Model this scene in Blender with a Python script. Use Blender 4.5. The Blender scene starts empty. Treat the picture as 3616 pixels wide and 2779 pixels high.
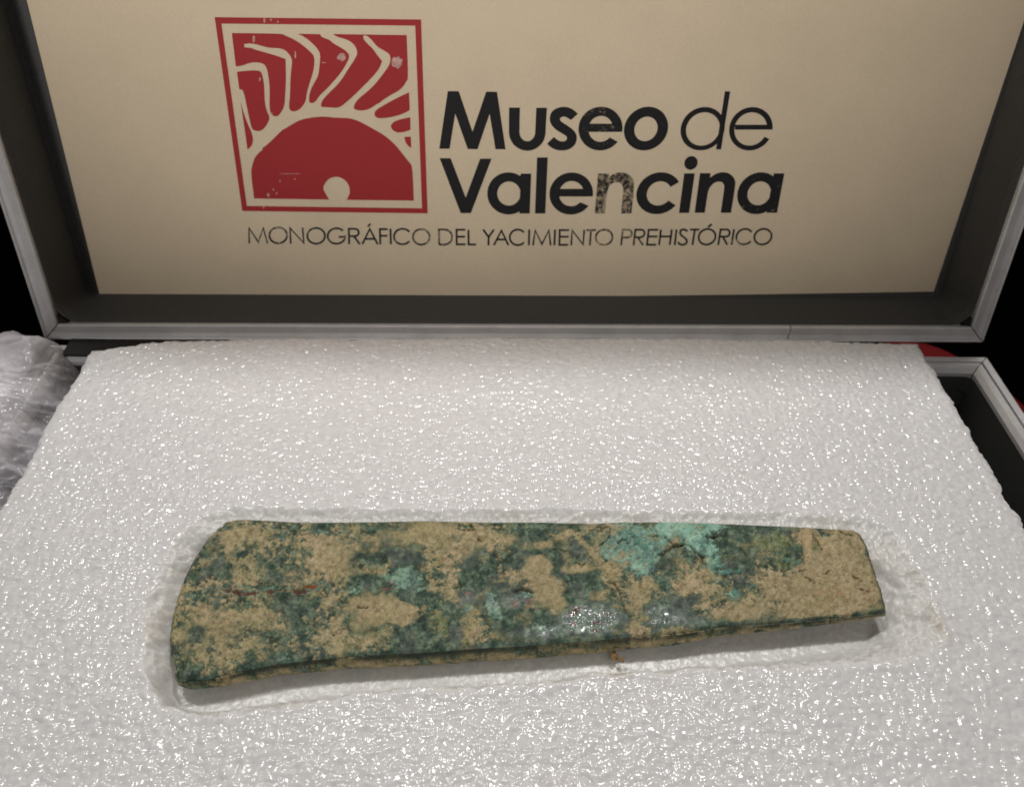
import bpy, bmesh, math, random
import numpy as np
from mathutils import Matrix, Vector

S = bpy.context.scene
C = S.collection
random.seed(7)

# ------------------------------------------------------------------ camera
FPX, CX, CY, HC = 2850.0, 1808.0, 1389.5, 0.24346
def _ray(p): return np.array([p[0]-CX, -(p[1]-CY), -FPX])
_Y = _ray((1778, -1303)); _Y /= np.linalg.norm(_Y)
_L = -_ray((1690, 6050)); _L /= np.linalg.norm(_L)
_X = np.cross(_Y, _L); _X /= np.linalg.norm(_X)
_Z = np.cross(_X, _Y)
ROT = np.stack([_X, _Y, _Z])
LUP = ROT @ _L                                   # the open lid's own up direction
cam = bpy.data.cameras.new("camera")
cam.sensor_width = 36.0
cam.lens = 36.0*FPX/3616.0
cam.clip_start, cam.clip_end = 0.01, 20.0
cam.dof.use_dof = True
cam.dof.focus_distance = 0.292
cam.dof.aperture_fstop = 13.0
camo = bpy.data.objects.new("camera", cam); C.objects.link(camo)
M4 = Matrix.Identity(4)
for i in range(3):
    for j in range(3): M4[i][j] = ROT[i, j]
M4[2][3] = HC
camo.matrix_world = M4
S.camera = camo

# ------------------------------------------------------------------ light
W = bpy.data.worlds.new("World"); S.world = W; W.use_nodes = True
bg = W.node_tree.nodes["Background"]
bg.inputs[0].default_value = (1.0, 0.96, 0.92, 1); bg.inputs[1].default_value = 0.065
S.view_settings.view_transform = 'Standard'; S.view_settings.look = 'None'
S.view_settings.exposure = 0.0; S.view_settings.gamma = 1.0
S.cycles.use_denoising = True
S.cycles.max_bounces = 8; S.cycles.diffuse_bounces = 4
S.cycles.use_adaptive_sampling = True; S.cycles.adaptive_threshold = 0.02
S.cycles.sample_clamp_indirect = 4.0

def lamp(name, loc, target, power, radius, size_deg, col, blend=0.4):
    l = bpy.data.lights.new(name, 'SPOT'); l.energy = power; l.shadow_soft_size = radius
    l.spot_size = math.radians(size_deg); l.spot_blend = blend; l.color = col
    o = bpy.data.objects.new(name, l); C.objects.link(o); o.location = loc
    o.rotation_euler = (Vector(target)-Vector(loc)).to_track_quat('-Z', 'Y').to_euler()
    return o
for lx, ly, lz, pw in ((-0.55, 0.74, 1.60, 34.0), (0.32, 0.78, 1.58, 45.0)):
    lamp("ceiling_spot", (lx, ly, lz), (0.0, 0.15, 0.0), pw*0.80, 0.075, 70, (1.0, 0.98, 0.955))
lamp("board_fill", (-0.45, -0.95, 1.15), (-0.05, 0.40, 0.345), 96.0, 0.10, 29.0, (1.0, 0.97, 0.93), 1.0)  # added unseen fill; its feathered cone edge shapes the board's falloff
lamp("front_fill", (0.30, -0.80, 1.45), (0.0, 0.03, 0.0), 19.0, 0.30, 24, (1.0, 0.975, 0.94), 1.0)  # added unseen soft fill, brightens the front foam and the hollow

# ------------------------------------------------------------------ helpers
def un(p, z):                                     # where the sight line of a photo pixel meets height z
    d = ROT @ _ray(p); t = (z-HC)/d[2]
    return np.array([0, 0, HC])+t*d
def un_arr(px, py, z):
    q = np.stack([px-CX, -(py-CY), np.full(px.shape, -FPX)], -1) @ ROT.T
    t = (z-HC)/q[..., 2]
    return q[..., 0]*t, q[..., 1]*t
def s2l(c):
    return tuple(((v/255.0)/12.92 if v/255.0 <= 0.04045 else ((v/255.0+0.055)/1.055)**2.4) for v in c)
def empty(name, label, cat, loc=(0, 0, 0), group=None):
    o = bpy.data.objects.new(name, None); C.objects.link(o); o.location = loc
    o.empty_display_size = 0.02
    o['label'] = label; o['category'] = cat
    if group: o['group'] = group
    return o
def tag(o, label=None, cat=None, kind=None):
    if label: o['label'] = label
    if cat: o['category'] = cat
    if kind: o['kind'] = kind
    return o
def obj(name, verts, faces, mat, parent=None, smooth=False):
    me = bpy.data.meshes.new(name)
    me.from_pydata([tuple(map(float, v)) for v in verts], [], faces); me.update()
    if smooth: me.polygons.foreach_set('use_smooth', [True]*len(me.polygons))
    if mat: me.materials.append(mat)
    o = bpy.data.objects.new(name, me); C.objects.link(o)
    if parent is not None:
        o.parent = parent; o.matrix_parent_inverse = Matrix.Identity(4)
        lp = parent.location
        if lp.length > 0: me.transform(Matrix.Translation(-lp))
    return o
def grid_obj(name, P, mat, parent=None, attrs=None, smooth=True, closed_u=False):
    """P: (n, m, 3) array of points -> one quad grid mesh"""
    n, m = P.shape[:2]
    me = bpy.data.meshes.new(name)
    idx = np.arange(n*m).reshape(n, m)
    if closed_u:
        a = idx; b = np.roll(idx, -1, 0)
        q = np.stack([a[:, :-1], b[:, :-1], b[:, 1:], a[:, 1:]], -1).reshape(-1, 4)
    else:
        q = np.stack([idx[:-1, :-1], idx[1:, :-1], idx[1:, 1:], idx[:-1, 1:]], -1).reshape(-1, 4)
    return raw_obj(name, P.reshape(-1, 3), q, mat, parent, attrs, smooth)
def raw_obj(name, V, Q, mat, parent=None, attrs=None, smooth=True):
    me = bpy.data.meshes.new(name)
    me.vertices.add(len(V)); me.vertices.foreach_set('co', np.ascontiguousarray(V, dtype=np.float32).ravel())
    k = Q.shape[1]
    me.loops.add(Q.size); me.loops.foreach_set('vertex_index', Q.astype(np.int32).ravel())
    me.polygons.add(len(Q)); me.polygons.foreach_set('loop_start', np.arange(0, Q.size, k, dtype=np.int32))
    me.update(calc_edges=True)
    me.polygons.foreach_set('use_smooth', np.full(len(Q), smooth))
    for an, arr in (attrs or {}).items():
        if arr.ndim == 1:
            a = me.attributes.new(an, 'FLOAT', 'POINT'); a.data.foreach_set('value', arr.astype(np.float32))
        else:
            a = me.attributes.new(an, 'FLOAT_COLOR', 'POINT')
            rgba = np.ones((len(V), 4), np.float32); rgba[:, :3] = arr
            a.data.foreach_set('color', rgba.ravel())
    if mat: me.materials.append(mat)
    o = bpy.data.objects.new(name, me); C.objects.link(o)
    if parent is not None: o.parent = parent
    return o
# --- noise in numpy
def _hash(xi, yi, seed):
    h = (xi.astype(np.int64)*374761393 + yi.astype(np.int64)*668265263 + seed*974634777) & 0xffffffff
    h = ((h ^ (h >> 13))*1274126177) & 0xffffffff
    h = ((h ^ (h >> 16))*2246822519) & 0xffffffff
    return ((h ^ (h >> 15)) & 0xffffff)/float(0xffffff)
def vnoise(x, y, seed):
    xi = np.floor(x); yi = np.floor(y); fx = x-xi; fy = y-yi
    fx = fx*fx*fx*(fx*(fx*6-15)+10); fy = fy*fy*fy*(fy*(fy*6-15)+10)
    a = _hash(xi, yi, seed); b = _hash(xi+1, yi, seed); c = _hash(xi, yi+1, seed); d = _hash(xi+1, yi+1, seed)
    return (a*(1-fx)+b*fx)*(1-fy)+(c*(1-fx)+d*fx)*fy
def fbm(x, y, wl, octv=4, seed=0, gain=0.55):
    s = np.zeros(np.shape(x)); amp = 1.0; tot = 0.0; f = 1.0/wl
    for o in range(octv):
        ca, sa = math.cos(0.7*o), math.sin(0.7*o)
        s += amp*vnoise((x*ca-y*sa)*f+13.7*o, (x*sa+y*ca)*f-7.1*o, seed+17*o); tot += amp; amp *= gain; f *= 2.03
    return s/tot
def worley(x, y, cell, seed):
    gx, gy = x/cell, y/cell; xi = np.floor(gx); yi = np.floor(gy)
    F1 = np.full(x.shape, 9.0); F2 = np.full(x.shape, 9.0); ID = np.zeros(x.shape)
    for dx in (-1, 0, 1):
        for dy in (-1, 0, 1):
            cx_, cy_ = xi+dx, yi+dy
            px_ = cx_+0.1+0.8*_hash(cx_, cy_, seed); py_ = cy_+0.1+0.8*_hash(cx_, cy_, seed+5)
            d = np.hypot(gx-px_, gy-py_); r = _hash(cx_, cy_, seed+9)
            m = d < F1
            F2 = np.where(m, F1, np.minimum(F2, d)); ID = np.where(m, r, ID); F1 = np.where(m, d, F1)
    return F1, F2, ID
def sstep(v, a, b):
    t = np.clip((v-a)/(b-a), 0, 1); return t*t*(3-2*t)
def poly_sd(x, y, poly):                          # signed distance, positive inside
    P = np.asarray(poly, float); d = np.full(x.shape, 1e9); ins = np.zeros(x.shape, bool)
    for i in range(len(P)):
        ax, ay = P[i-1]; bx, by = P[i]
        ex, ey = bx-ax, by-ay; L = ex*ex+ey*ey+1e-18
        t = np.clip(((x-ax)*ex+(y-ay)*ey)/L, 0, 1)
        d = np.minimum(d, np.hypot(x-ax-t*ex, y-ay-t*ey))
        c = ((ay > y) != (by > y)) & (x < (bx-ax)*(y-ay)/((by-ay) if abs(by-ay) > 1e-12 else 1e-12)+ax)
        ins ^= c
    return np.where(ins, d, -d)
def line_d(x, y, pts):
    d = np.full(x.shape, 1e9)
    for (ax, ay), (bx, by) in zip(pts[:-1], pts[1:]):
        ex, ey = bx-ax, by-ay; L = ex*ex+ey*ey+1e-18
        t = np.clip(((x-ax)*ex+(y-ay)*ey)/L, 0, 1)
        d = np.minimum(d, np.hypot(x-ax-t*ex, y-ay-t*ey))
    return d

def smooth_poly(pts, it=2, lim=50):
    for _ in range(it):
        out = []; m = len(pts)
        for i in range(m):
            p, q, r = pts[i-1], pts[i], pts[(i+1) % m]
            a1 = math.atan2(q[1]-p[1], q[0]-p[0]); a2 = math.atan2(r[1]-q[1], r[0]-q[0])
            d = abs((math.degrees(a2-a1)+180) % 360-180)
            if d > lim: out.append(q)
            else:
                out.append((q[0]*0.75+p[0]*0.25, q[1]*0.75+p[1]*0.25)); out.append((q[0]*0.75+r[0]*0.25, q[1]*0.75+r[1]*0.25))
        pts = out
    return pts

# ------------------------------------------------------------------ materials
class NT:
    def __init__(s, name):
        s.m = bpy.data.materials.new(name); s.m.use_nodes = True; s.t = s.m.node_tree
        s.b = s.t.nodes["Principled BSDF"]; s.out = s.t.nodes["Material Output"]
    def n(s, typ, **kw):
        nd = s.t.nodes.new(typ)
        for k, v in kw.items():
            if k.startswith('i_'): nd.inputs[int(k[2:]) if k[2:].isdigit() else k[2:].replace('_', ' ')].default_value = v
            else: setattr(nd, k, v)
        return nd
    def l(s, a, b): s.t.links.new(a, b)
    def noise(s, scale, detail=3, rough=0.55, vec=None, dist=0.0):
        nd = s.n('ShaderNodeTexNoise'); nd.inputs['Scale'].default_value = scale
        nd.inputs['Detail'].default_value = detail; nd.inputs['Roughness'].default_value = rough
        nd.inputs['Distortion'].default_value = dist
        if vec is None: vec = s.geo().outputs['Position']
        s.l(vec, nd.inputs['Vector']); return nd
    def geo(s):
        if not hasattr(s, '_g'): s._g = s.n('ShaderNodeNewGeometry')
        return s._g
    def ramp(s, fac, stops):
        nd = s.n('ShaderNodeValToRGB'); cr = nd.color_ramp
        while len(cr.elements) < len(stops): cr.elements.new(0.5)
        for e, (p, c) in zip(cr.elements, stops):
            e.position = p; e.color = (c, c, c, 1) if not hasattr(c, '__len__') else (*c, 1)
        s.l(fac, nd.inputs[0]); return nd
    def mix(s, fac, a, b, mode='MIX'):
        nd = s.n('ShaderNodeMix', data_type='RGBA', blend_type=mode)
        for sock, v in ((nd.inputs[0], fac), (nd.inputs[6], a), (nd.inputs[7], b)):
            if hasattr(v, 'is_linked'): s.l(v, sock)
            elif hasattr(v, '__len__'): sock.default_value = (*v, 1) if len(v) == 3 else v
            else: sock.default_value = v
        return nd.outputs[2]
    def math(s, op, a, b=0.0, clamp=False):
        nd = s.n('ShaderNodeMath', operation=op, use_clamp=clamp)
        for sock, v in ((nd.inputs[0], a), (nd.inputs[1], b)):
            if hasattr(v, 'is_linked'): s.l(v, sock)
            else: sock.default_value = v
        return nd.outputs[0]
    def attr(s, name, typ='GEOMETRY'):
        return s.n('ShaderNodeAttribute', attribute_name=name, attribute_type=typ)
    def bump(s, h, strength, dist, normal=None):
        nd = s.n('ShaderNodeBump'); nd.inputs['Strength'].default_value = strength; nd.inputs['Distance'].default_value = dist
        s.l(h, nd.inputs['Height'])
        if normal is not None: s.l(normal, nd.inputs['Normal'])
        s.l(nd.outputs[0], s.b.inputs['Normal']); return nd
    def set(s, **kw):
        for k, v in kw.items():
            sock = s.b.inputs[k.replace('_', ' ')]
            if hasattr(v, 'is_linked'): s.l(v, sock)
            else: sock.default_value = (*v, 1) if hasattr(v, '__len__') and len(v) == 3 else v
        return s

def mat_plain(name, col, rough, metal=0.0, nscale=400.0, var=0.15, bump=0.0, spec=0.5):
    t = NT(name); n = t.noise(nscale, 4)
    lo = tuple(c*(1-var) for c in col); hi = tuple(min(1, c*(1+var)) for c in col)
    t.set(Base_Color=t.ramp(n.outputs[0], ((0.3, lo), (0.7, hi))).outputs[0], Roughness=rough, Metallic=metal)
    t.b.inputs['Specular IOR Level'].default_value = spec
    if bump: t.bump(n.outputs[0], 0.6, bump)
    return t.m

def mat_alu():
    t = NT("brushed_aluminium")
    mp = t.n('ShaderNodeMapping'); mp.inputs['Scale'].default_value = (25, 25, 25)
    t.l(t.geo().outputs['Position'], mp.inputs[0])
    a = t.noise(55, 5, 0.65); b = t.noise(1500, 2)
    c = t.ramp(a.outputs[0], ((0.28, (0.60, 0.585, 0.58)), (0.55, (0.72, 0.705, 0.705)), (0.8, (0.76, 0.75, 0.75))))
    grime = t.ramp(t.noise(120, 5, 0.7).outputs[0], ((0.60, 0.0), (0.72, 1.0)))
    t.set(Base_Color=t.mix(t.math('MULTIPLY', grime.outputs[0], 0.2), c.outputs[0], (0.16, 0.13, 0.10)), Metallic=0.35,
          Roughness=t.ramp(b.outputs[0], ((0.3, 0.36), (0.7, 0.55))).outputs[0])
    t.bump(b.outputs[0], 0.25, 0.0001)
    return t.m

def mat_foam():
    t = NT("polyethylene_foam")
    cut = t.attr("cut").outputs['Fac']; stain = t.attr("stain").outputs['Fac']
    n1 = t.noise(780, 2, 0.5, dist=0.5); n2 = t.noise(330, 2)
    wv = t.n('ShaderNodeVectorMath', operation='ADD'); wn = t.noise(300, 2)
    ws = t.n('ShaderNodeVectorMath', operation='SCALE'); ws.inputs['Scale'].default_value = 0.0022
    t.l(wn.outputs['Color'], ws.inputs[0]); t.l(t.geo().outputs['Position'], wv.inputs[0]); t.l(ws.outputs[0], wv.inputs[1])
    v = t.n('ShaderNodeTexVoronoi', feature='SMOOTH_F1'); v.inputs['Scale'].default_value = 430; v.inputs['Smoothness'].default_value = 0.35
    t.l(wv.outputs[0], v.inputs['Vector'])
    base = t.ramp(n2.outputs[0], ((0.3, (0.80, 0.785, 0.785)), (0.7, (0.90, 0.885, 0.88)))).outputs[0]
    cutc = t.ramp(t.noise(500, 4, 0.7).outputs[0], ((0.3, (0.74, 0.725, 0.70)), (0.7, (0.88, 0.87, 0.85)))).outputs[0]
    col = t.mix(cut, base, cutc)
    col = t.mix(stain, col, (0.50, 0.40, 0.24))
    rough = t.math('ADD', t.math('MULTIPLY', cut, 0.16), 0.15)
    t.set(Base_Color=col, Roughness=0.6)
    t.b.inputs['Specular IOR Level'].default_value = 0.1
    t.b.inputs['Subsurface Weight'].default_value = 0.85
    t.b.inputs['Subsurface Radius'].default_value = (1, 1, 1); t.b.inputs['Subsurface Scale'].default_value = 0.0035
    t.b.inputs['Coat Weight'].default_value = 1.0; t.b.inputs['Coat IOR'].default_value = 1.5
    t.l(rough, t.b.inputs['Coat Roughness'])
    d2 = t.math('MULTIPLY', v.outputs['Distance'], v.outputs['Distance'])
    h = t.math('ADD', t.math('MULTIPLY', n1.outputs[0], 0.30), t.math('MULTIPLY', d2, -1.0))
    bn = t.n('ShaderNodeBump'); bn.inputs['Distance'].default_value = 0.00010
    t.l(t.math('SUBTRACT', 1.0, t.math('MULTIPLY', cut, 0.45)), bn.inputs['Strength'])
    t.l(h, bn.inputs['Height']); t.l(bn.outputs[0], t.b.inputs['Coat Normal'])
    b2 = t.n('ShaderNodeBump'); b2.inputs['Distance'].default_value = 0.00020; b2.inputs['Strength'].default_value = 0.5
    t.l(h, b2.inputs['Height']); t.l(b2.outputs[0], t.b.inputs['Normal'])
    return t.m

def mat_axe():
    t = NT("corroded_bronze")
    col = t.attr("patina").outputs['Color']; gl = t.attr("gloss").outputs['Fac']
    f = t.noise(2600, 3, 0.7); g = t.noise(900, 4, 0.65)
    k = t.ramp(f.outputs[0], ((0.25, 0.80), (0.75, 1.18))).outputs[0]
    k2 = t.ramp(g.outputs[0], ((0.3, 0.92), (0.7, 1.08))).outputs[0]
    c = t.mix(1.0, t.mix(1.0, col, k, 'MULTIPLY'), k2, 'MULTIPLY')
    t.set(Base_Color=c, Roughness=t.math('SUBTRACT', 0.88, t.math('MULTIPLY', gl, 0.72)))
    t.l(t.math('ADD', 0.35, t.math('MULTIPLY', gl, 0.6)), t.b.inputs['Specular IOR Level'])
    h = t.math('ADD', f.outputs[0], t.math('MULTIPLY', g.outputs[0], 1.6))
    bp = t.bump(h, 0.8, 0.00030)
    t.l(t.math('SUBTRACT', 0.60, t.math('MULTIPLY', gl, 0.60), clamp=True), bp.inputs['Strength'])
    return t.m

def mat_film():
    t = NT("thin_foam_sheet")
    n = t.noise(700, 3, 0.6, dist=0.8)
    t.set(Base_Color=(0.90, 0.87, 0.92), Roughness=0.16)
    t.b.inputs['IOR'].default_value = 1.5
    t.bump(n.outputs[0], 0.7, 0.0005)
    gl = t.n('ShaderNodeBsdfGlossy'); gl.inputs['Roughness'].default_value = 0.14; gl.inputs['Color'].default_value = (1, 1, 1, 1)
    fr = t.n('ShaderNodeFresnel'); fr.inputs['IOR'].default_value = 1.5
    tr = t.n('ShaderNodeBsdfTransparent'); ms = t.n('ShaderNodeMixShader'); m2 = t.n('ShaderNodeMixShader')
    t.l(fr.outputs[0], m2.inputs[0]); t.l(tr.outputs[0], m2.inputs[1]); t.l(gl.outputs[0], m2.inputs[2])
    t.l(t.attr("layers").outputs['Fac'], ms.inputs[0]); t.l(m2.outputs[0], ms.inputs[1]); t.l(t.b.outputs[0], ms.inputs[2])
    t.l(ms.outputs[0], t.out.inputs[0])
    return t.m

def mat_card():
    t = NT("cream_card")
    n = t.noise(900, 4, 0.6); b = t.noise(28, 3)
    a = t.ramp(n.outputs[0], ((0.3, (0.625, 0.51, 0.365)), (0.7, (0.675, 0.557, 0.40)))).outputs[0]
    k = t.ramp(b.outputs[0], ((0.3, 0.96), (0.7, 1.03))).outputs[0]
    t.set(Base_Color=t.mix(1.0, a, k, 'MULTIPLY'), Roughness=0.75)
    t.b.inputs['Specular IOR Level'].default_value = 0.2
    t.bump(n.outputs[0], 0.2, 0.00015)
    return t.m

def mat_ink(name, ink):
    """printed ink rubbed away in patches, more on objects whose wear value is higher"""
    t = NT(name)
    wear = t.attr("wear", 'OBJECT').outputs['Fac']
    n = t.noise(650, 5, 0.75, dist=0.4); big = t.noise(160, 3, 0.6)
    f = t.math('ADD', t.math('MULTIPLY', n.outputs[0], 0.65), t.math('MULTIPLY', big.outputs[0], 0.35))
    thr = t.math('ADD', t.math('MULTIPLY', wear, -0.36), 0.70)
    m = t.math('MULTIPLY', t.math('SUBTRACT', f, thr), 9.0, clamp=True)
    m = t.math('MULTIPLY', m, 0.80)
    t.set(Base_Color=t.mix(m, ink, (0.52, 0.41, 0.27)), Roughness=0.6)
    t.b.inputs['Specular IOR Level'].default_value = 0.25
    return t.m

M_ALU = mat_alu(); M_FOAM = mat_foam(); M_AXE = mat_axe(); M_FILM = mat_film(); M_CARD = mat_card()
M_BLACK = mat_ink("black_ink", (0.012, 0.011, 0.012)); M_RED = mat_ink("red_ink", (0.34, 0.025, 0.029))
M_LINING = mat_plain("grey_lining", (0.074, 0.073, 0.071), 0.8, 0, 1800, 0.25, 0.0001, 0.25)
M_TRAY = mat_plain("dark_tray_lining", (0.050, 0.051, 0.046), 0.7, 0, 1200, 0.2, 0.0001, 0.3)
M_SHELL = mat_plain("dark_shell", (0.02, 0.02, 0.02), 0.5, 0, 600, 0.2)
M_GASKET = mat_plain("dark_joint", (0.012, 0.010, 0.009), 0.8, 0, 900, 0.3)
M_SEAL = mat_plain("grey_rubber", (0.07, 0.07, 0.068), 0.7, 0, 900, 0.2)
M_CLOTH = mat_plain("red_cloth", (0.14, 0.009, 0.010), 0.9, 0, 1500, 0.2, 0.0002, 0.1)
M_WALL = mat_plain("dark_wall", (0.006, 0.0055, 0.005), 0.9, 0, 8, 0.2, 0, 0.0)
M_SCUFF = mat_plain("scuffed_card", (0.52, 0.30, 0.26), 0.8, 0, 900, 0.35)
M_CRUMB = mat_plain("soil", (0.30, 0.19, 0.08), 0.95, 0, 2500, 0.5, 0.0003, 0.1)

# ------------------------------------------------------------------ setting: dark room, red table
def slab(name, x0, x1, y0, y1, z, m):
    return obj(name, [(x0, y0, z), (x1, y0, z), (x1, y1, z), (x0, y1, z)], [(0, 1, 2, 3)], m)
tag(slab("floor", -4, 4, -3, 4, -0.82, M_WALL), kind='structure')
tag(obj("wall", [(-4, 3.2, -0.82), (4, 3.2, -0.82), (4, 3.2, 2.6), (-4, 3.2, 2.6)], [(0, 1, 2, 3)], M_WALL), kind='structure')
ZT = -0.0745
def rrect(x0, x1, y0, y1, r, n=10):
    pts = []
    for cx_, cy_, a0 in ((x1-r, y1-r, 0), (x0+r, y1-r, 90), (x0+r, y0+r, 180), (x1-r, y0+r, 270)):
        for k in range(n+1):
            a = math.radians(a0+90*k/n); pts.append((cx_+r*math.cos(a), cy_+r*math.sin(a)))
    return pts
def cloth():
    loops = []
    out = [(0.321, -0.16), (0.321, 0.20), (0.320, 0.29), (0.314, 0.332), (0.308, 0.350), (0.296, 0.374), (0.286, 0.387), (0.274, 0.395), (0.256, 0.396), (0.228, 0.387), (0.12, 0.361), (0.0, 0.337), (-0.12, 0.318), (-0.21, 0.306),
           (-0.255, 0.296), (-0.290, 0.27), (-0.308, 0.235), (-0.312, 0.18), (-0.312, -0.16)]
    out = smooth_poly(out, 2, 60); cxx, cyy = 0.0, 0.1
    for ins, z in ((0.05, 0), (0.012, 0), (0.006, -0.001), (0.002, -0.0045), (0.0, -0.010), (-0.002, -0.05), (-0.012, -0.35), (-0.02, -0.745)):
        k = 1-ins/0.3
        fold = 0.0 if z > -0.02 else min(1.0, -z/0.3)
        loops.append([(cxx+(x-cxx)*k+fold*0.012*math.sin(i*1.9), cyy+(y-cyy)*k+fold*0.012*math.cos(i*1.7), ZT+z) for i, (x, y) in enumerate(out)])
    n = len(loops[0]); V = [p for l in loops for p in l]; F = [tuple(range(n))]
    for a in range(len(loops)-1):
        for i in range(n):
            j = (i+1) % n; F.append((a*n+j, a*n+i, (a+1)*n+i, (a+1)*n+j))
    return obj("tablecloth", V, F, M_CLOTH, smooth=True)
tag(cloth(), "dark red cloth over the small table beneath the open case", "tablecloth")

# ------------------------------------------------------------------ the case
case = empty("aluminium_case", "open aluminium framed carrying case with dark grey lining and lid tilted back", "case", (0, 0, 0))
RZ = -0.0097
BX0, BX1, BY0, BY1 = -0.2135, 0.2415, -0.035, 0.2985
def sweep(name, P, U, Wd, Hd, length, prof, mat, parent, m0=1.0, m1=1.0):
    """extrude profile [(w, h)] along U from P; w goes inward along Wd, h along Hd; ends mitred"""
    U, Wd, Hd, P = map(np.asarray, (U, Wd, Hd, P)); V = []; n = len(prof)
    for e in (0, 1):
        for w, h in prof:
            V.append(P+Wd*w+Hd*h+U*((w*m0) if e == 0 else (length-w*m1)))
    F = [(i, (i+1) % n, n+(i+1) % n, n+i) for i in range(n)]
    F += [tuple(range(n-1, -1, -1)), tuple(range(n, 2*n))]
    return obj(name, V, F, mat, parent)
base_prof = [(0.0, -0.012), (0.0, -0.0006), (0.0007, 0.0), (0.0040, 0.0), (0.0042, -0.0022), (0.0062, -0.0022), (0.0064, 0.0012), (0.0082, 0.0013),
             (0.0090, 0.0004), (0.0104, -0.0020), (0.0104, -0.012)]
bw, bd = BX1-BX0, BY1-BY0
ex, ey, ez = np.eye(3)
for P, U, Wd, ln in (((BX0, BY1, RZ), ex, -ey, bw), ((BX1, BY1, RZ), -ey, -ex, bd), ((BX1, BY0, RZ), -ex, ey, bw), ((BX0, BY0, RZ), ey, ex, bd)):
    g = 0.0003
    P = np.asarray(P, float)+np.asarray(U)*g
    sweep("base_rail", P, U, Wd, ez, ln-2*g, base_prof, M_ALU, case)
for P, U, Wd, ln in (((BX0, BY1, RZ), ex, -ey, bw), ((BX1, BY1, RZ), -ey, -ex, bd), ((BX1, BY0, RZ), -ex, ey, bw), ((BX0, BY0, RZ), ey, ex, bd)):
    sweep("rail_seal", np.asarray(P, float), U, Wd, ez, ln, [(0.00435, -0.0021), (0.00435, -0.0013), (0.0060, -0.0013), (0.0060, -0.0021)], M_SEAL, case)
def tray(name, rings, mat, parent, cap=True):
    n = len(rings[0]); V = [p for r in rings for p in r]; F = []
    for a in range(len(rings)-1):
        for i in range(n):
            j = (i+1) % n; F.append((a*n+i, a*n+j, (a+1)*n+j, (a+1)*n+i))
    if cap: F.append(tuple((len(rings)-1)*n+i for i in range(n-1, -1, -1)))
    return obj(name, V, F, mat, parent, smooth=False)
ir = lambda ins, z, r: [(x, y, z) for x, y in rrect(BX0+ins, BX1-ins, BY0+ins, BY1-ins, r, 6)]
tray("base_lining", [ir(0.0105, RZ-0.004, 0.004), ir(0.0110, RZ-0.02, 0.004), ir(0.0115, -0.062, 0.004), ir(0.0145, -0.066, 0.003)], M_TRAY, case)
tray("base_shell", [ir(0.0102, RZ-0.0125, 0.008), ir(0.0012, RZ-0.0125, 0.004), ir(0.0012, -0.0715, 0.004), ir(0.006, -0.0738, 0.004)], M_SHELL, case)
# lid, in its own axes
LO = np.array([0.0, 0.3055, RZ]); LN = np.array([0.0, -LUP[2], LUP[1]])
ca, sa = math.cos(0.0117), math.sin(0.0117)
LX = np.array([1.0, 0, 0])*ca+LUP*sa; LV = LUP*ca-np.array([1.0, 0, 0])*sa
def lp(x, v, d): return LO+LX*x+LV*v-LN*d         # d = depth behind the lid's rim plane
LX0, LX1, LV0, LV1 = -0.2187, 0.2416, 0.0, 0.325
lid_prof = [(0.0, -0.010), (0.0, 0.0), (0.0006, 0.0004), (0.0011, 0.0), (0.0014, -0.0011), (0.0036, -0.0015), (0.0040, -0.0004),
            (0.0074, 0.0002), (0.0080, -0.0004), (0.0080, -0.010)]
def lid_rail(a, b, wdir, m0=1.0, m1=1.0, g=0.00035):
    pa, pb = lp(*a, 0), lp(*b, 0); u = pb-pa; ln = np.linalg.norm(u); u = u/ln
    return sweep("lid_rail", pa+u*g, u, wdir, LN, ln-2*g, lid_prof, M_ALU, case, m0, m1)
seam = lp(0.1445, 0, 0)
lid_rail((LX0, LV0), (0.1445, LV0), LV, 1, 0, 0.0003)
lid_rail((0.1445, LV0), (LX1, LV0), LV, 0, 1, 0.0003)
lid_rail((LX1, LV0), (LX1, LV1), -LX)
lid_rail((LX1, LV1), (LX0, LV1), -LV)
lid_rail((LX0, LV1), (LX0, LV0), LX)
LD = 0.0345
def lring(ins, d, r): return [lp(x, v, d) for x, v in rrect(LX0+ins, LX1-ins, LV0+ins, LV1-ins, r, 8)]
tray("lid_lining", [lring(0.0078, 0.0025, 0.011), lring(0.0086, 0.0026, 0.011), lring(0.0092, 0.006, 0.011), lring(0.0096, LD-0.002, 0.004), lring(0.0104, LD, 0.003)], M_LINING, case)
tray("lid_shell", [lring(0.0075, 0.0105, 0.006), lring(0.0010, 0.0105, 0.004), lring(0.0010, LD+0.006, 0.004), lring(0.006, LD+0.009, 0.004)], M_SHELL, case)
# dark joint filler behind the mitres
for cx_, cv in ((LX0, LV0), (LX1, LV0)):
    sx = 1 if cx_ == LX0 else -1
    V = [lp(cx_+sx*a, cv+b, d) for d in (0.0018, 0.0095) for a, b in ((0.0008, 0.0008), (0.0016, 0.0006), (0.0125, 0.0085), (0.0085, 0.0125), (0.0006, 0.0016))]
    n = 5; F = [tuple(range(n)) if sx < 0 else tuple(range(n-1, -1, -1)), tuple(range(n, 2*n))]+[(i, (i+1) % n, n+(i+1) % n, n+i) for i in range(n)]
    obj("corner_gusset", V, F, M_GASKET, case)
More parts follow.
